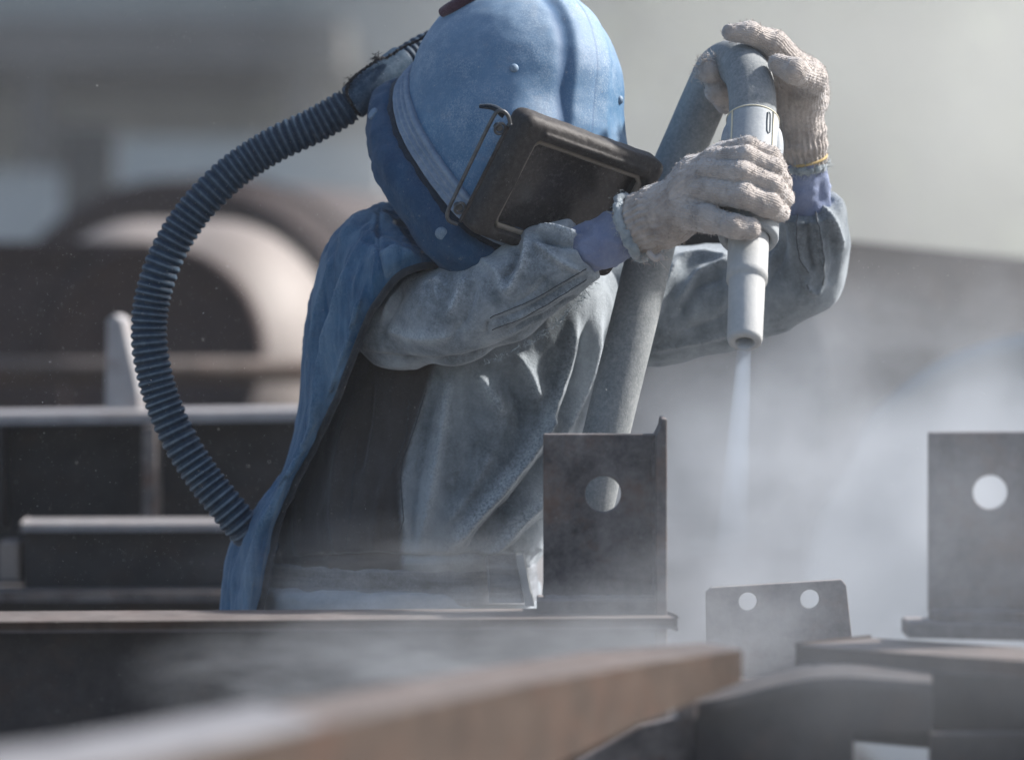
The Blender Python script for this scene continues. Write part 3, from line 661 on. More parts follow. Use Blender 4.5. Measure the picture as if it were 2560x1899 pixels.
def far_sdf(P):
    d = smin(chain(P, far1, .02), chain(P, far2, .02), .018); ax = Q(2012, 430, .01) - Q(2025, 560, .05); ax /= np.linalg.norm(ax); return np.maximum(d, (P - Q(2016, 512, .03)) @ ax)
lo, hi = bounds([far1, far2], .012); V, F = surface_nets(far_sdf, lo, hi, .003, 2)
farF = [([(1690, 640), (1760, 632), (1830, 645)], 14, .007), ([(1830, 650), (1750, 680), (1690, 760)], 14, .008), ([(1810, 690), (1740, 720), (1700, 800)], 14, -.007),
    ([(1992, 523), (1996, 600), (2006, 650), (2028, 690)], 5, .006), ([(2016, 540), (2022, 620), (2034, 680)], 6, -.009), ([(2036, 510), (2050, 590), (2058, 660), (2056, 715)], 5, .006), ([(2028, 690), (2020, 715), (2040, 735), (2056, 715)], 6, .006),
    ([(2050, 515), (2085, 555), (2105, 620)], 10, .008), ([(2040, 500), (2080, 500)], 8, -.006), ([(2075, 580), (2085, 650), (2070, 720)], 14, -.005), ([(1960, 560), (1950, 650), (1900, 740)], 16, -.006),
    ([(1930, 620), (1920, 700), (1880, 790)], 14, .005), ([(1620, 880), (1760, 850), (1900, 815)], 10, .004), ([(1830, 760), (1790, 800), (1700, 830)], 18, -.005), ([(1700, 640), (1660, 720), (1640, 800)], 16, .006)]
V, H = folds(V, F, farF); V = V + vnormals(V, F) * (nz(V, 20, 2, 3.)[:, None] * .0010 + crease(V, 18, 7.)[:, None] * .0013)
o = mk('sleeve', V, F, m_jacket, jacket); seam_jobs.append((V, F, o, [[(1988, 525), (1992, 600), (2003, 655), (2022, 690)], [(2040, 520), (2054, 590), (2062, 660), (2060, 718)], [(2014, 716), (2036, 738), (2058, 720)]])); attr(o, 'ridge', np.clip(H / .009, 0, 1) * .7)

fuzz_jobs = [(np.array([Q(x, y, -.15) for x, y in catmull(np.array([(1215, 908), (1300, 868), (1380, 818), (1440, 762), (1482, 705)], float), 60)]), .0016, 260, .006)]
def seam(V, F, line, mat, parent, r=.0008, name='seam', dash=False):
    N = vnormals(V, F); P = to_px(V); vw = CAMP - V; vw /= np.linalg.norm(vw, axis=1, keepdims=True); ok = np.where((N * vw).sum(1) > .05)[0]
    C = catmull(np.array(line, float), 60); out = []
    for c_ in C:
        dd = np.hypot(P[ok, 0] - c_[0], P[ok, 1] - c_[1]); k = ok[np.argsort(dd)[:8]]; k = k[np.argmin(V[k, 1])]; out.append(V[k] + N[k] * r * .5)
    out = np.array(out); ker = np.ones(5) / 5; sm = np.stack([np.convolve(np.pad(out[:, q], 2, 'edge'), ker, 'valid') for q in range(3)], 1)
    return tube(name, sm, r, mat, parent, 6)
for V_, F_, own, lines in seam_jobs:
    for ln_px in lines: seam(V_, F_, ln_px, m_stitch, own, .00055)
# ---- violet shirt cuffs
def tube_cloth(name, pts, mat, parent, amp=.002, fr=40, n=60, seg=72, seed=0.):
    A = catmull(np.array([(*Q(*p[:3]), M(p[3], p[2])) for p in pts]), n)
    V, F = tube_mesh(A[:, :3], A[:, 3], seg, False); F = np.array(F)
    V = V + vnormals(V, F) * (nz(V, fr, 3, seed)[:, None] * amp + crease(V, fr * .9, seed + 3)[:, None] * .0032)
    return mk(name, V, F, mat, parent)
tube_cloth('shirt_cuff', [(1400, 655, -.15, 58), (1470, 622, -.158, 61), (1530, 596, -.165, 63), (1590, 570, -.172, 62), (1610, 562, -.175, 55)], m_shirt, jacket, .004, 30)
tube_cloth('shirt_cuff', [(2024, 570, .055, 56), (2014, 490, .025, 60), (2010, 430, .01, 57), (2008, 390, .0, 50)], m_shirt, jacket, .005, 26, seed=4.)

# ---- gloves
def glove(name, palm, fingers, wrist, h, kf, kp, parent, seed):
    def sdf(P):
        d = None
        for c_ in palm: 
            e = chain(P, c_, .012); d = e if d is None else smin(d, e, .014)
        fd = None
        for c_ in fingers:
            e = chain(P, c_, .005); fd = e if fd is None else smin(fd, e, kf)
        return smin(smin(d, fd, kp), chain(P, wrist, .01), .012)
    lo, hi = bounds(palm + fingers + [wrist], .01); V, F = surface_nets(sdf, lo, hi, .0016, 1)
    N = vnormals(V, F)
    a = Q(*wrist[0][:3]); b = Q(*wrist[-1][:3]); ax = (b - a) / np.linalg.norm(b - a); s = (V - a) @ ax / np.linalg.norm(b - a)
    e1 = np.cross(ax, (0, 1, 0)); e1 /= np.linalg.norm(e1); e2 = np.cross(ax, e1); th = np.arctan2((V - a) @ e2, (V - a) @ e1)
    m_ = np.clip((1.15 - s) * 2.5, 0, 1)
    rr = np.linalg.norm((V - a) - ((V - a) @ ax)[:, None] * ax, axis=1); m_ *= rr < .055
    H = m_ * (.0010 * np.sin(th * 26 + 1.2 * np.sin(s * 4)) + .0012 * np.sin(s * 9 + 2 * th))
    H += crease(V, 48, seed) * .0008 + nz(V, 30, 2, seed + 2) * .0007 + nz(V, 230, 2, seed) * .00045
    best = np.full(len(V), 9.); wale = np.zeros(len(V)); Vs = V
    for c_ in palm + fingers + [wrist]:
        for u, v in zip(c_[:-1], c_[1:]):
            a = Q(*u[:3]); b = Q(*v[:3]); dd = cone(Vs, a, b, M(u[3]), M(v[3])); ax = (b - a) / np.linalg.norm(b - a); e1 = np.cross(ax, (0, 1, .2)); e1 /= np.linalg.norm(e1); e2 = np.cross(ax, e1)
            w_ = np.arctan2((Vs - a) @ e2, (Vs - a) @ e1) * .015; m2 = dd < best; best[m2] = dd[m2]; wale[m2] = w_[m2]
    g = mk(name, V + N * H[:, None], F, m_glove, parent); attr(g, 'wale', wale); return g
gn = glove('glove',
    [[(1650, 540, -.186, 72), (1735, 474, -.206, 62), (1785, 430, -.212, 46)], [(1690, 548, -.195, 56), (1765, 515, -.220, 42)], [(1735, 432, -.2, 44), (1805, 395, -.210, 28)]],
    [[(1800, 383, -.208, 26), (1868, 366, -.232, 26), (1925, 388, -.228, 25), (1946, 418, -.200, 23)],
     [(1785, 398, -.220, 29), (1865, 391, -.250, 28), (1932, 421, -.243, 27), (1956, 456, -.205, 25)],
     [(1775, 428, -.228, 32), (1855, 432, -.260, 30), (1930, 465, -.252, 30), (1960, 496, -.212, 27)],
     [(1768, 476, -.232, 36), (1858, 489, -.266, 34), (1922, 513, -.260, 32), (1952, 532, -.222, 24)],
     [(1705, 530, -.212, 46), (1772, 548, -.248, 35), (1835, 566, -.272, 30), (1874, 573, -.270, 29)]],
    [(1602, 562, -.175, 74), (1655, 540, -.186, 74)], .0017, .0012, .009, person, 1.)
gf = glove('glove',
    [[(2000, 340, -.01, 58), (1992, 250, -.03, 62), (1985, 190, -.045, 60)], [(2030, 240, -.02, 40), (2030, 190, -.04, 38)]],
    [[(1985, 175, -.06, 46), (1935, 112, -.085, 36), (1875, 82, -.098, 27), (1826, 82, -.10, 23)],
     [(1945, 160, -.125, 26), (1985, 178, -.13, 33), (2030, 195, -.085, 38), (2020, 250, -.03, 40)],
     [(1960, 220, .015, 36), (1880, 215, -.01, 34), (1795, 200, -.055, 32), (1772, 180, -.07, 28)],
     [(1965, 270, .015, 36), (1885, 262, -.005, 34), (1818, 250, -.05, 32), (1790, 228, -.062, 29)]],
    [(2012, 385, .0, 56), (2000, 325, -.012, 58)], .0017, .004, .010, person, 2.)
def fuzz(name, path, r, n, ln, mat, parent, seed, spread=.5):
    """frayed threads round an edge"""
    R = np.random.default_rng(seed); A = path; V = []; F = []
    for k in range(n):
        i = R.integers(0, len(A)); p = A[i] + R.normal(size=3) * r
        dirv = R.normal(size=3); dirv /= np.linalg.norm(dirv); L_ = ln * (.4 + R.random()); w = .00035
        mid = p + dirv * L_ * .5 + R.normal(size=3) * ln * .2; e = p + dirv * L_ + R.normal(size=3) * ln * .25; sdv = np.cross(dirv, R.normal(size=3)); sdv /= np.linalg.norm(sdv)
        i0 = len(V); V += [p + sdv * w, p - sdv * w, mid - sdv * w, mid + sdv * w, e]; F += [[i0, i0 + 1, i0 + 2, i0 + 3], [i0 + 3, i0 + 2, i0 + 4]]
    return tag(mk(name, np.array(V), F, mat, parent, False), kind='stuff')
def loop_px(c, ax_px, r, n=60):
    """ring round a limb: centre pixel point c, limb direction point ax_px"""
    a = Q(*c); ax = Q(*ax_px) - a; ax /= np.linalg.norm(ax); e1 = np.cross(ax, (0, 1, 0)); e1 /= np.linalg.norm(e1); e2 = np.cross(ax, e1)
    t = np.linspace(0, 2 * math.pi, n); return a + r * (np.cos(t)[:, None] * e1 + np.sin(t)[:, None] * e2)
for j_ in fuzz_jobs: fuzz('frayed_seam', j_[0], j_[1], j_[2], j_[3], m_lining, jacket, 31)
lp = loop_px((1582, 568, -.172), (1655, 540, -.186), M(74)); lp = lp + rng.normal(size=lp.shape) * .0012; lp[-1] = lp[0]
tube('lining', lp, M(12) * (1 + .25 * rng.normal(size=60)), m_lining, gn, 10, False); fuzz('lining_fuzz', lp, .003, 900, .006, m_lining, gn, 3)
fuzz('frayed_threads', np.array([Q(x, y, -.19) for x, y in ((1625, 640), (1640, 645), (1650, 638), (1600, 640))]), .003, 60, .012, m_glove, gn, 4)
tube('frayed_tag', px_path([(1620, 630, -.21), (1640, 648, -.215), (1652, 640, -.215), (1655, 652, -.215)], 14), M(7), m_glove, gn, 8)
lp = loop_px((2012, 396, .0), (2000, 325, -.012), M(55)); hp_ = to_px(lp); lp = lp[(hp_[:, 0] > 1985) & (lp[:, 1] < Q(2012, 396, 0)[1])]; lp = lp[np.argsort(to_px(lp)[:, 0])]; tube('yellow_hem', lp, M(3.5), m_yellow, gf, 8, False)
lp2 = loop_px((2010, 412, .004), (2000, 325, -.012), M(48)); tube('lining', lp2 + rng.normal(size=lp2.shape) * .0015, M(12), m_lining, gf, 10, False); fuzz('lining_fuzz', lp2, .004, 900, .008, m_lining, gf, 5)
fuzz('frayed_tips', np.array([Q(x, y, -.075) for x, y in ((1752, 165), (1765, 150), (1745, 190), (1775, 150), (1760, 180))]), .004, 240, .009, m_glove, gf, 6)
for gobj, sd_ in ((gn, 11), (gf, 12)):
    co = np.empty(len(gobj.data.vertices) * 3, np.float32); gobj.data.vertices.foreach_get('co', co); co = co.reshape(-1, 3)
    fuzz('knit_fuzz', co, .0005, 9000, .0026, m_glove, gobj, sd_)

# ---- trousers, belt
def trouser_sdf(P):
    q = Q(1000, 1500, .14); d = ellip(P, q, (M(330), .15, .14))
    for sx, o in ((900, .07), (1120, .2)):
        q = Q(sx, 1480, o); d = smin(d, cone(P, q, (q[0] + .03, q[1] - .05, .52), .11, .085), .04); d = smin(d, cone(P, (q[0] + .03, q[1] - .05, .52), (q[0], q[1], .1), .085, .075), .03)
    return np.maximum(d, P[:, 2] - Q(1000, 1455, .14)[2])
V, F = surface_nets(trouser_sdf, (-.4, 4.1, .05), (.35, 4.95, 1.05), .009, 1)
V = V + vnormals(V, F) * (nz(V * np.array((1, 1, 1.8)), 22, 3, 8.)[:, None] * .005)
mk('trousers', V, F, m_trouser, person)
for sx, o in ((900, .07), (1120, .2)):
    q = Q(sx, 1480, o)
    V, F = surface_nets(lambda P: smin(cone(P, (q[0], q[1], .14), (q[0], q[1], .06), .062, .06), np.maximum(cone(P, (q[0], q[1], .045), (q[0] + .07, q[1] - .15, .04), .055, .05), .003 - P[:, 2]), .03), (q[0] - .12, q[1] - .26, -.01), (q[0] + .16, q[1] + .1, .22), .01, 1)
    mk('boot', V, F, m_steel, person)
def belt_ring(y, k, hd):
    t = np.linspace(0, 2 * math.pi, 90, endpoint=False); p = Q(1003, y, .14)
    X = np.sign(np.cos(t)) * np.abs(np.cos(t)) ** .86; Y = np.sign(np.sin(t)) * np.abs(np.sin(t)) ** .86
    return p + np.stack((X * M(333, .14) * k, -Y * hd * k, 0 * t), 1)
rows_ = [belt_ring(1396, 1.0, .142), belt_ring(1400, 1.025, .142), belt_ring(1445, 1.02, .142), belt_ring(1490, 1.03, .142), belt_ring(1495, 1.0, .142)]
V = catmull(np.array(rows_), 30).reshape(-1, 3); F = gridfaces(30, 90, False, True)
V = V + vnormals(V, F) * (nz(V * np.array((1, 1, 3)), 20, 2, 2.)[:, None] * .003)
belt = mk('belt', V, F, m_belt, person)
q = Q(1316, 1448, .10)
box('clip_plate', Q(1312, 1447, .0), (.004, 0, 0), (0, .02, 0), (.0055, 0, -.028), m_nozzle, belt, .001)
box('clip_block', Q(1262, 1445, -.0), (.017, 0, 0), (0, .012, 0), (.002, 0, -.024), m_belt, belt, .003)

# ---- cape
cape_c = [
    [(1165, 690, -.07), (1080, 663, -.11), (1000, 690, -.13), (943, 757, -.115), (908, 828, -.09), (850, 977, -.06), (793, 1104, -.02), (735, 1219, -.01), (700, 1300, .0), (668, 1437, .0), (650, 1530, .0), (640, 1700, .0)],
    [(1120, 655, -.05), (1045, 630, -.115), (975, 640, -.135), (918, 700, -.12), (872, 800, -.095), (812, 950, -.055), (768, 1085, -.035), (715, 1205, -.025), (670, 1310, -.02), (635, 1437, -.02), (618, 1530, -.02), (610, 1700, -.02)],
    [(1070, 610, -.04), (1000, 575, -.075), (930, 590, -.09), (872, 650, -.08), (830, 760, -.06), (782, 920, -.03), (755, 1060, -.01), (705, 1190, .0), (640, 1305, .0), (602, 1425, .0), (588, 1530, .0), (580, 1700, .0)],
    [(1010, 560, -.01), (945, 530, -.02), (872, 552, -.01), (815, 620, .0), (783, 720, .01), (757, 860, .03), (748, 1010, .05), (708, 1170, .06), (612, 1300, .06), (566, 1400, .06), (553, 1530, .06), (545, 1700, .06)],
    [(985, 510, .04), (945, 510, .07), (900, 550, .12), (850, 630, .15), (815, 730, .17), (790, 870, .19), (780, 1010, .21), (745, 1170, .21), (660, 1300, .2), (615, 1400, .2), (600, 1530, .2), (590, 1700, .2)],
    [(1010, 480, .10), (1020, 500, .16), (1020, 560, .24), (1010, 640, .29), (1000, 740, .32), (980, 880, .33), (960, 1020, .34), (930, 1170, .34), (880, 1300, .33), (840, 1400, .33), (820, 1530, .33), (800, 1700, .33)]]
ctrl = np.array([[Q(*p) for p in r] for r in cape_c])
G = catmull(ctrl, 170); G = np.stack([catmull(G[i], 260) for i in range(170)])
V = G.reshape(-1, 3); F = gridfaces(170, 260)
if (vnormals(V, F)[60 * 260 + 110] @ np.array((-.6, -1, 0))) < 0: F = F[:, ::-1].copy()
capeF = [([(952, 515), (946, 580), (950, 649), (962, 700)], 5, -.004), ([(922, 556), (960, 548), (1010, 562), (1060, 610), (1085, 652)], 9, .007), ([(930, 575), (975, 580), (1020, 610)], 10, -.006), ([(945, 640), (990, 625), (1040, 640)], 9, .005), ([(900, 600), (930, 600), (945, 620)], 9, -.005),
    ([(880, 640), (840, 760), (800, 900), (790, 1010)], 12, .006), ([(860, 650), (815, 780), (785, 940)], 10, -.005), ([(830, 640), (800, 740), (775, 880)], 9, .005), ([(905, 720), (870, 850), (815, 1000)], 9, .004), ([(770, 760), (762, 900), (765, 1040)], 9, -.005),
    ([(800, 960), (770, 1080), (700, 1230), (655, 1330)], 10, .006), ([(765, 1050), (740, 1130), (670, 1260)], 10, -.005), ([(700, 1240), (640, 1350), (615, 1480)], 12, .005), ([(640, 1320), (600, 1410), (585, 1500)], 12, -.005), ([(680, 1290), (650, 1380), (630, 1500)], 8, -.004),
    ([(905, 520), (880, 560), (850, 610)], 12, .005)]
V, H = folds(V, F, capeF)
V = V + vnormals(V, F) * (nz(V * np.array((1.6, 1.6, .45)), 24, 3, 9.)[:, None] * .0022 + nz(V, 16, 2, 2.)[:, None] * .002 + crease(V * np.array((1.5, 1.5, .45)), 26, 6.)[:, None] * .0022)
cape = mk('cape', V, F, m_cape, person); attr(cape, 'ridge', np.clip(H / .007, 0, 1) * .5)
sol = cape.modifiers.new('thickness', 'SOLIDIFY'); sol.thickness = .003; sol.offset = -1
Vg = V.reshape(170, 260, 3); edge = Vg[0] + np.array((0.0, -.002, 0))
tube('piping', edge[::2], .0042, m_piping, cape, 10)

# ---- helmet
RIM = (.068, .31)   # rim plane  U = -RIM0 - RIM1*F
VIS_C = np.array((.003, -.0505, .158))
def shell(P):
    d = ellip(P, (0, 0, 0), (.117, .125, .134))
    d = smin(d, ellip(P, (0, -.05, .028), (.117, .13, .128)), .02)
    v = smin(d, rbox(P, (.003, -.054, .110), (.088, .066, .045), .03), .045)
    lat = np.abs(P[:, 0]); top = np.clip((P[:, 1] + .02) / .05, 0, 1) * np.clip((P[:, 2] + .16) / .05, 0, 1)
    x = P[:, 0]; s = np.clip((x + .030) / .010, 0, 1) * np.clip((.040 - x) / .014, 0, 1); s = s * s * (3 - 2 * s)
    rib = .0042 * s - .0022 * np.exp(-((x + .033) / .008) ** 2) - .0010 * np.exp(-((x - .006) / .0012) ** 2)
    return v - rib * top
def rimh(P): return (P[:, 1] + RIM[1] * P[:, 2] + RIM[0]) / math.hypot(1, RIM[1])
def helm_sdf(P):
    o = np.maximum(shell(P), -rimh(P)); return np.maximum(o, -rbox(P, VIS_C + np.array((.003, -.004, 0)), (.083, .058, .05), .004))
V, F = surface_nets(helm_sdf, (-.14, -.16, -.16), (.14, .15, .20), .0022, 2)
lat = np.abs(V[:, 0]); gro = np.maximum(np.exp(-((V[:, 0] + .033) / .0075) ** 2), .6 * np.exp(-((V[:, 0] - .006) / .0014) ** 2)) * np.clip((V[:, 1] + .02) / .04, 0, 1) * np.clip((V[:, 2] - 0) / .05 + .6, 0, 1)
V = V + vnormals(V, F) * (nz(V, 30, 2, 1.)[:, None] * .0009)
helmet = mk('helmet', hp(V), F, m_helmet, person); attr(helmet, 'groove', gro * .8)
# rim band, fleece strip, collar follow the rim
nrm = np.array((0, 1, RIM[1])) / math.hypot(1, RIM[1]); fdir = np.array((0, -RIM[1], 1)) / math.hypot(1, RIM[1])
cen = np.array((0, -RIM[0] - RIM[1] * .02, .02)); TH = np.linspace(0, 2 * math.pi, 180, endpoint=False)
dirs = np.cos(TH)[:, None] * np.array((1., 0, 0)) + np.sin(TH)[:, None] * fdir
def rim_r(h):
    ts = np.linspace(.04, .24, 200); best = np.full(len(TH), .1); found = np.zeros(len(TH), bool)
    for t in ts:
        s = shell(cen + nrm * h + dirs * t); hit = (s > 0) & ~found; best[hit] = t; found |= hit
    return np.convolve(np.r_[best[-4:], best, best[:4]], np.ones(9) / 9, 'valid')
R0 = rim_r(.004)
def ring_loft(name, prof, mat, parent, amp=0., fr=40, nn=60):
    """prof: (outward, along normal)"""
    C = catmull(np.array([cen + nrm * h + dirs * (R0 + o)[:, None] for o, h in prof]), nn)
    V = hp(C.reshape(-1, 3)); F = gridfaces(nn, 180, False, True)
    N = vnormals(V, F)
    if (N[(nn // 2) * 180:(nn // 2 + 1) * 180] * (dirs @ np.stack((Lv, Uv, Fv)))).sum() < 0: F = F[:, ::-1].copy(); N = -N
    if amp: V = V + N * (nz(V, fr, 3)[:, None] * amp)
    return mk(name, V, F, mat, parent)
ring_loft('rim_band', [(-.002, .014), (.005, .0135), (.0075, .010), (.0055, .007), (.0080, .004), (.0062, .0005), (.0090, -.003), (.0072, -.006), (.0092, -.010), (.006, -.013), (-.004, -.0135)], m_band, helmet, .0005, 60, 70)
ring_loft('fleece_strip', [(-.004, -.010), (.006, -.013), (.010, -.018), (.010, -.026), (.004, -.03)], m_black, helmet, .0012, 160, 30)
ring_loft('collar', [(.002, -.018), (.013, -.020), (.019, -.027), (.022, -.038), (.018, -.052), (.006, -.07), (-.02, -.085)], m_collar, helmet, .004, 26, 60)
def dome(name, p, nvec, r, mat, parent, flat=.5):
    nvec = np.asarray(nvec) / np.linalg.norm(nvec); prof = [(-.3 * r, r * .98), (0, r)] + [(flat * r * math.sin(t), r * math.cos(t)) for t in np.linspace(.25, 1.5, 6)]
    return lathe(name, p, np.asarray(p) + nvec, prof, mat, parent, 24)
def ray_hit(px, py, o0=-.3, o1=.15, fn=shell):
    os_ = np.linspace(o0, o1, 600); P = np.array([Q(px, py, o) for o in os_]); A = np.stack(((P - HC) @ Lv, (P - HC) @ Uv, (P - HC) @ Fv), 1)
    s = fn(A); i = np.argmax(s < 0) if (s < 0).any() else np.argmin(s); e = 1e-3
    g = np.array([fn(A[i:i + 1] + e * np.eye(3)[k]) - s[i] for k in range(3)]).ravel(); g /= np.linalg.norm(g)
    return P[i], g @ np.stack((Lv, Uv, Fv))
for px, py, r in ((1285, 171, .0052), (1549, 250, .0052)):
    p, n_ = ray_hit(px, py); dome('rivet', p, n_, r, m_rivet, helmet, .8)
def coll_hit(px, py):
    """point of the collar ring nearest to a pixel"""
    best = None
    for (o, h) in ((.0215, -.034), (.0225, -.040)):
        A = hp(cen + nrm * h + dirs * (R0 + o)[:, None]); pp = to_px(A); dd = np.hypot(pp[:, 0] - px, pp[:, 1] - py) + 1e4 * ((A - HC) @ np.array((0, 1, 0)) > .06)
        i = dd.argmin()
        if best is None or dd[i] < best[0]: best = (dd[i], A[i], dirs[i] @ np.stack((Lv, Uv, Fv)))
    return best[1], best[2]
for px, py in ((974, 414), (1103, 581), (940, 285)):
    p, n_ = coll_hit(px, py); dome('rivet', p, n_ + np.array((0, -.25, 0)), .0072, m_rivet, helmet, .35)
# visor
def frame_sdf(P):
    o = rbox(P, VIS_C, (.1, .073, .020), .011)
    i = rbox(P, VIS_C + np.array((.003, -.004, .022)), (.080, .055, .012), .006)
    i2 = rbox(P, VIS_C + np.array((.003, -.004, .0)), (.074, .049, .06), .005)
    lip = rbox(P, VIS_C + np.array((.003, .0585, .02)), (.076, .0035, .003), .0028)
    return smin(np.maximum(np.maximum(o, -i), -i2), lip, .002)
V, F = surface_nets(frame_sdf, VIS_C - (.108, .082, .03), VIS_C + (.108, .082, .03), .0018, 1)
V = V + vnormals(V, F) * (nz(V, 60, 3)[:, None] * .0007)
visor = mk('visor_frame', hp(V), F, m_frame, helmet)
g_ = np.linspace(-1, 1, 20); A = np.array([(VIS_C[0] + .003 + .081 * x, VIS_C[1] - .004 + .056 * y, VIS_C[2] + .004 - .004 * x * x) for x in g_ for y in g_])
mk('visor_lens', hp(A), gridfaces(20, 20)[:, ::-1], m_lens, helmet)
m_lip = plain_mat('lens_seal', (.15, .135, .115), (.24, .215, .18), .3, 60, .5, .1)
VB = VIS_C + np.array((.003, -.004, .010))
A = [(-.077, .046), (-.077, -.044), (-.071, -.052), (.070, -.052), (.077, -.045), (.077, .045), (.070, .052), (-.070, .052), (-.077, .046)]
tube('lens_seal', hp(VB + np.array([(x, y, 0) for x, y in A])), .0036, m_lip, helmet, 8, False)
def hpath(pts, n=40): A, _ = resample(np.array(pts, float), n); return hp(A)
x0 = VIS_C[0] - .103; zf = VIS_C[2] + .004
tube('retaining_clip', hpath([(x0 - .004, .002, zf), (x0 - .010, .010, zf - .004), (x0 - .018, .012, zf - .007), (x0 - .022, .004, zf - .010), (x0 - .022, -.04, zf - .010), (x0 - .021, -.09, zf - .010), (x0 - .021, -.114, zf - .008), (x0 - .016, -.122, zf - .006), (x0 - .006, -.122, zf - .002)], 70), .0022, m_wire, helmet, 8)
tube('clip_bar', hpath([(x0 - .006, .0, zf), (x0 - .006, -.06, zf), (x0 - .006, -.118, zf)], 20), .0022, m_frame, helmet, 8)
for u in (-.006, -.104):
    c_ = np.array((x0 - .013, u, zf - .002)); t = np.linspace(0, 2 * math.pi, 30)
    tube('spring_eye', hp(c_ + .0062 * np.stack((np.cos(t), np.sin(t), 0 * t), 1)), .0016, m_wire, helmet, 8, False)
    p = hp(c_[None])[0]; lathe('screw', p - Fv * .008, p, [(0, .004), (.008, .004), (.0085, .003), (.0075, .0012), (.0075, 0)], m_wire, helmet, 20)
for (u, l) in ((.014, -.026),):
    tube('latch_tab', hpath([(x0 - .010, .008, zf - .010), (x0 - .022, .010, zf - .018), (x0 - .032, .004, zf - .028)], 16), np.linspace(.0045, .0025, 16), m_black, helmet, 8)
pts = [ray_hit(*p) for p in ((1112, 38), (1135, 26), (1160, 12), (1190, -4), (1220, -18))]
sp = np.array([p + n_ * .004 for p, n_ in pts]); A, _ = resample(sp, 24); tube('crown_strap', A, .0075 * np.sin(np.linspace(.5, 2.9, 24)) ** .4, m_maroon, helmet, 12)

# ---- breathing hose
hose_px = [(1170, 85, .07), (1100, 100, .08), (1040, 128, .07), (985, 168, .05), (935, 210, .035), (880, 258, .03), (790, 312, .03), (690, 360, .03), (598, 418, .03), (528, 480, .03), (470, 548, .03), (425, 620, .03), (396, 690, .03), (378, 760, .03), (372, 830, .03), (380, 905, .03), (405, 1000, .03), (452, 1105, .03), (510, 1195, .03), (565, 1265, .03), (618, 1328, .035), (660, 1375, .06)]
A = px_path(hose_px, 1500); L_ = np.linalg.norm(np.diff(A, axis=0), axis=1).sum(); s = np.linspace(0, L_, 1500)
pxs = to_px(A); ph = (s / .0088) % 1
r = .0178 * np.ones(1500); rib = np.abs(np.sin((s / .0088 + .35 * np.sin(s * 23) + .2 * np.sin(s * 61)) * math.pi)) ** .8
r = .0180 + .0031 * rib
smooth_part = (pxs[:, 0] > 872) & (pxs[:, 0] < 1040); r[pxs[:, 0] > 872] = .0135 + .002 * rib[pxs[:, 0] > 872]
bh = tube('breathing_hose', A, r, m_hosecor, person, 32); attr(bh, 'ridge', np.repeat(np.clip((rib - .86) / .14, 0, 1) * (.25 + .75 * np.linspace(0, 1, 1500) ** 2), 32))
i0, i1 = np.argmax(pxs[:, 0] < 1008), np.argmax(pxs[:, 0] < 876); B_ = A[i0:i1]; k = len(B_)
rr = .0185 + .0022 * np.linspace(0, 1, k); rr[:6] *= np.linspace(.8, 1, 6); rr[-6:] *= np.linspace(1, .86, 6)
tube('hose_sleeve', B_, rr, m_sleevecuff, bh, 32)
cord = [(1090, 66, .03), (1078, 78, .03), (1050, 98, .03), (1010, 118, .03), (970, 142, .025), (945, 148, .02), (930, 160, .02), (900, 180, .02), (878, 200, .015), (868, 215, .012), (868, 235, .012), (880, 262, .012), (898, 285, .02)]
cp = px_path(cord, 120); cp = cp + rng.normal(size=cp.shape) * .0005
tube('tie_cord', cp, .0017 * (1 + .3 * np.sin(np.arange(120) * 1.7)), m_thread, bh, 8)
fuzz('cord_knot', np.array([Q(942, 146, .02), Q(938, 148, .02), Q(880, 198, .015), Q(872, 210, .012)]), .0025, 140, .006, m_thread, bh, 21)

# ================================================================== blasting hose and nozzle (held)
bl = thing('blasting_hose', 'thick dusty grey blasting hose looped over and held nozzle down by both gloves', 'hose', (Q(1400, 1500, .0)[0], D0 - .05, 0))
hpx = [(1884, 345, -.148), (1882, 300, -.138), (1880, 235, -.118), (1868, 185, -.095), (1838, 158, -.06), (1800, 172, -.025), (1770, 230, .0), (1722, 340, .012), (1672, 460, .0), (1628, 620, -.035), (1590, 780, -.062), (1548, 950, -.075), (1512, 1100, -.08), (1480, 1250, -.075), (1440, 1420, -.05), (1410, 1560, .0)]
pts = [Q(*p) for p in hpx] + [np.array((.08, 4.55, .6)), np.array((.12, 4.8, .2)), np.array((.3, 5.1, .03)), np.array((.9, 5.4, .03)), np.array((1.8, 5.6, .03))]
A, _ = resample(np.array(pts), 400); tube('rubber_hose', A, .0262, m_rubber, bl, 40)
c0 = Q(1882, 300, -.138); c1 = Q(1862, 850, -.30); ln = np.linalg.norm(c1 - c0); axn = (c1 - c0) / ln
def at(y): return ln * (y - 300) / 550
lathe('coupling', c0, c1, [(at(300), .0264), (at(300), .0285), (at(312), .0292), (at(400), .0292), (at(412), .0305), (at(540), .0305), (at(556), .0325), (at(598), .0325), (at(604), .031), (at(604), .0235), (at(604) - .01, .023)], m_coupling, bl, 56)
e1 = np.cross(axn, (0, 1, 0)); e1 /= np.linalg.norm(e1); e1 = e1 if e1[0] > 0 else -e1; e2 = np.cross(axn, e1); e2 = e2 if e2[1] < 0 else -e2
def on_c(y, ang, r): return c0 + axn * at(y) + r * (math.sin(ang) * e1 + math.cos(ang) * e2)
t = np.linspace(0, 2 * math.pi, 48); ring = np.array([on_c(303, a_, .0288) for a_ in t]); tube('top_edge', ring, .0009, m_flash, bl, 6, False)
for a_ in (-.95, .78): tube('mould_edge', np.array([on_c(y, a_, .0296) for y in (305, 340, 380, 420, 470)]), .0011, m_flash, bl, 6)
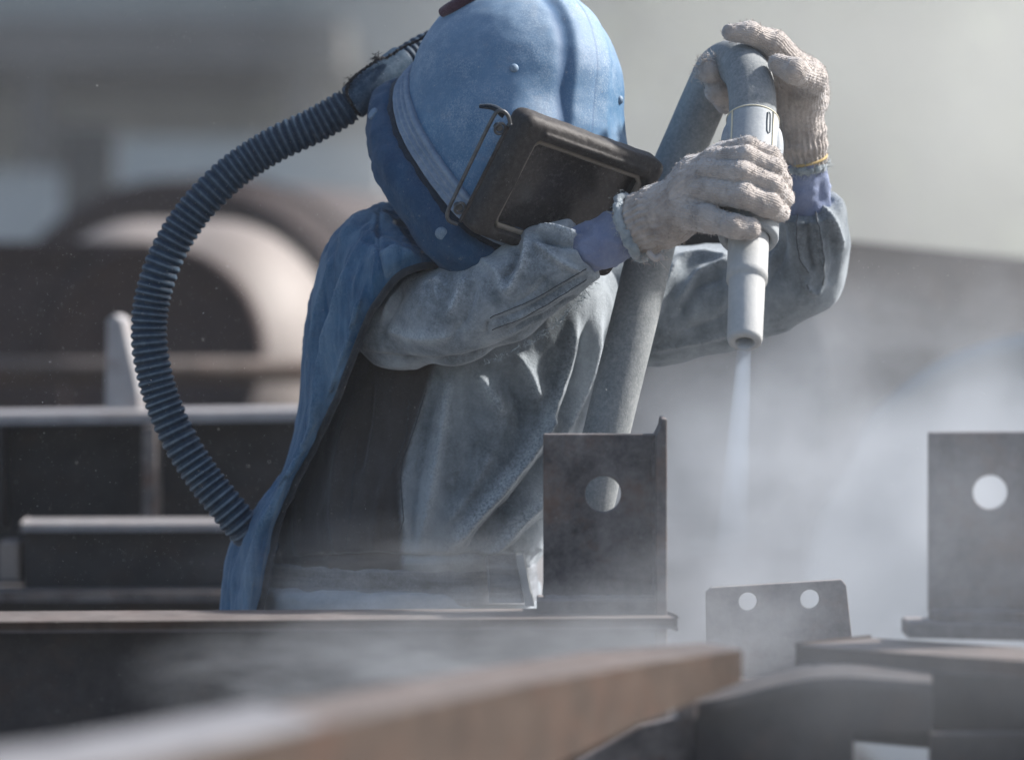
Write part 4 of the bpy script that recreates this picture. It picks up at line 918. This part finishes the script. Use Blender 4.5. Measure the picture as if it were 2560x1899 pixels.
sl = np.array([on_c(y, .5 + dx, .0293) for y, dx in ((316, 0), (312, .06), (316, .13), (340, .14), (362, .13), (367, .06), (362, 0), (340, -.01), (316, 0))]); tube('slot_edge', sl, .0010, m_slot, bl, 6)
for sg in (-1, 1):
    tt = np.linspace(0, 1, 16); tube('side_lug', np.array([on_c(318 + 110 * t_, sg * 1.45, .0262) for t_ in tt]), .0001 + .0085 * np.sin(np.pi * tt) ** .45, m_coupling, bl, 20)
lathe('nozzle', c0, c1, [(at(590), .0215), (at(604), .0222), (at(680), .0218), (at(690), .0222), (at(706), .0222), (at(708), .0198), (at(716), .0196), (at(846), .0188), (at(853), .0178), (at(856), .0152), (at(857), .0108), (at(854), .0098), (at(820), .0085)], m_nozzle, bl, 56)
lathe('bore', c0, c1, [(at(853), .0098), (at(800), .0082), (at(800), .0001)], m_bore, bl, 32)

# ================================================================== air: haze, dust, jet, flying grit
def vol_mat(name, color, dens, aniso, noise_scale=None, shape='ball', contrast=(.4, .7)):
    m = bpy.data.materials.new(name); m.use_nodes = True; N, L = m.node_tree.nodes, m.node_tree.links
    N.remove(N['Principled BSDF']); pv = N.new('ShaderNodeVolumePrincipled'); L.new(pv.outputs[0], N['Material Output'].inputs['Volume'])
    pv.inputs['Color'].default_value = (*color, 1); pv.inputs['Density'].default_value = dens; pv.inputs['Anisotropy'].default_value = aniso
    if noise_scale:
        tc = N.new('ShaderNodeTexCoord'); ln_ = N.new('ShaderNodeVectorMath'); ln_.operation = 'LENGTH'; L.new(tc.outputs['Object'], ln_.inputs[0])
        fall = maths(N, L, 'SUBTRACT', 1.0, ln_.outputs['Value'], True); fall = maths(N, L, 'MULTIPLY', fall, 2.0, True)
        nn = noise_node(N, L, noise_scale, 4, .6, vec=tc.outputs['Object'])
        nr = N.new('ShaderNodeMapRange'); nr.inputs['From Min'].default_value = contrast[0]; nr.inputs['From Max'].default_value = contrast[1]; L.new(nn, nr.inputs['Value'])
        L.new(maths(N, L, 'MULTIPLY', maths(N, L, 'MULTIPLY', fall, nr.outputs[0]), dens), pv.inputs['Density'])
    return m
def puff(name, px, py, d, rx, ry, rz, dens, label, ns=2.2, contrast=(.35, .7), color=(.73, .775, .83), rot=0):
    bm = bmesh.new(); bmesh.ops.create_icosphere(bm, subdivisions=3, radius=1); me = bpy.data.meshes.new(name); bm.to_mesh(me); bm.free()
    o = link(name, me, vol_mat(name, color, dens, .35, ns, contrast=contrast)); o.location = Vector(W(px, py, d)); o.scale = (rx, ry, rz); o.rotation_euler = (0, rot, 0)
    return tag(o, label, 'dust', 'dust clouds', 'stuff')
hz_b = wbox('haze', -30, 30, -1, 37, -1, 9.5, None, None); hz_b.data.materials.append(vol_mat('haze_air', (.88, .92, .96), .0024, .3))
tag(hz_b, 'thin pale dust haze hanging over the whole yard', None, None, 'stuff')
puff('dust_cloud', 2250, 520, 11.5, 2.0, 1.2, 1.6, 1.05, 'wide sunlit dust cloud beyond the bent elbow', 1.6, (.25, .75), (.845, .865, .835))
puff('dust_cloud', 2280, 1330, 4.85, .46, .42, .37, 3.0, 'bright dust cloud billowing behind the drilled plates', 2.6, (.38, .66))
puff('dust_cloud', 1780, 1250, 4.75, .26, .25, .24, 2.0, 'paler dust hanging around the jet below the nozzle', 2.4)
puff('dust_cloud', 880, 1690, 3.8, .24, .09, .075, 5.0, 'thin dust streaks over the dark web of the long I-beam', 3.0)
puff('dust_cloud', 1350, 1650, 3.86, .30, .10, .085, 6.5, 'dust drifting across the face of the long I-beam', 2.6)
puff('dust_cloud', 1060, 1430, 4.13, .30, .08, .07, 2.6, 'thin dust low across the worker\'s belt', 2.4)
puff('dust_cloud', 2260, 1420, 3.42, .30, .12, .22, 2.4, 'thin veil of dust in front of the drilled square plate', 1.8, (.25, .75))
puff('dust_cloud', 1730, 1560, 3.95, .16, .10, .10, 3.5, 'dense pale dust between the end plate and two hole plate', 2.4)
# jet
def jet_mat():
    m = vol_mat('jet_air', (.70, .83, 1.0), 16.0, .35); N, L = m.node_tree.nodes, m.node_tree.links; pv = [n for n in N if n.type == 'PRINCIPLED_VOLUME'][0]
    tc = N.new('ShaderNodeTexCoord'); sp_ = N.new('ShaderNodeSeparateXYZ'); L.new(tc.outputs['Object'], sp_.inputs[0])
    mr = N.new('ShaderNodeMapRange'); mr.inputs['From Min'].default_value = c1[2] - .26; mr.inputs['From Max'].default_value = c1[2] - .02; L.new(sp_.outputs['Z'], mr.inputs['Value'])
    nn = noise_node(N, L, 1.0, 4, .6, vec=coords(N, L, (60, 60, 8)))
    L.new(maths(N, L, 'MULTIPLY', maths(N, L, 'MULTIPLY', maths(N, L, 'POWER', mr.outputs[0], 1.6), nn), 42.0), pv.inputs['Density']); return m
V, F = tube_mesh(np.array([c1 + (c1 - c0) / ln * t * .30 * np.array((1, .35, 1)) for t in np.linspace(.0, 1, 12)]), np.linspace(.007, .019, 12), 28)
jet = mk('abrasive_jet', V, F, jet_mat()); tag(jet, 'pale blue jet of abrasive blowing out of the nozzle', 'spray', None, 'stuff')
# grit
V = []; F = []
for k in range(22000):
    p = W(rng.uniform(-40, 2600), rng.uniform(-40, 1940), 4.1 + rng.uniform(-.35, .5)); s = rng.uniform(.00012, .0003) * (1 + .8 * (rng.random() < .03))
    q = p + rng.normal(size=(4, 3)) * s; i = len(V); V += list(q); F += [[i, i + 1, i + 2], [i, i + 2, i + 3], [i, i + 3, i + 1], [i + 1, i + 3, i + 2]]
tag(mk('flying_grit', np.array(V), F, m_nozzle, None, False), 'tiny pale grit specks flying in the air', 'grit', None, 'stuff')
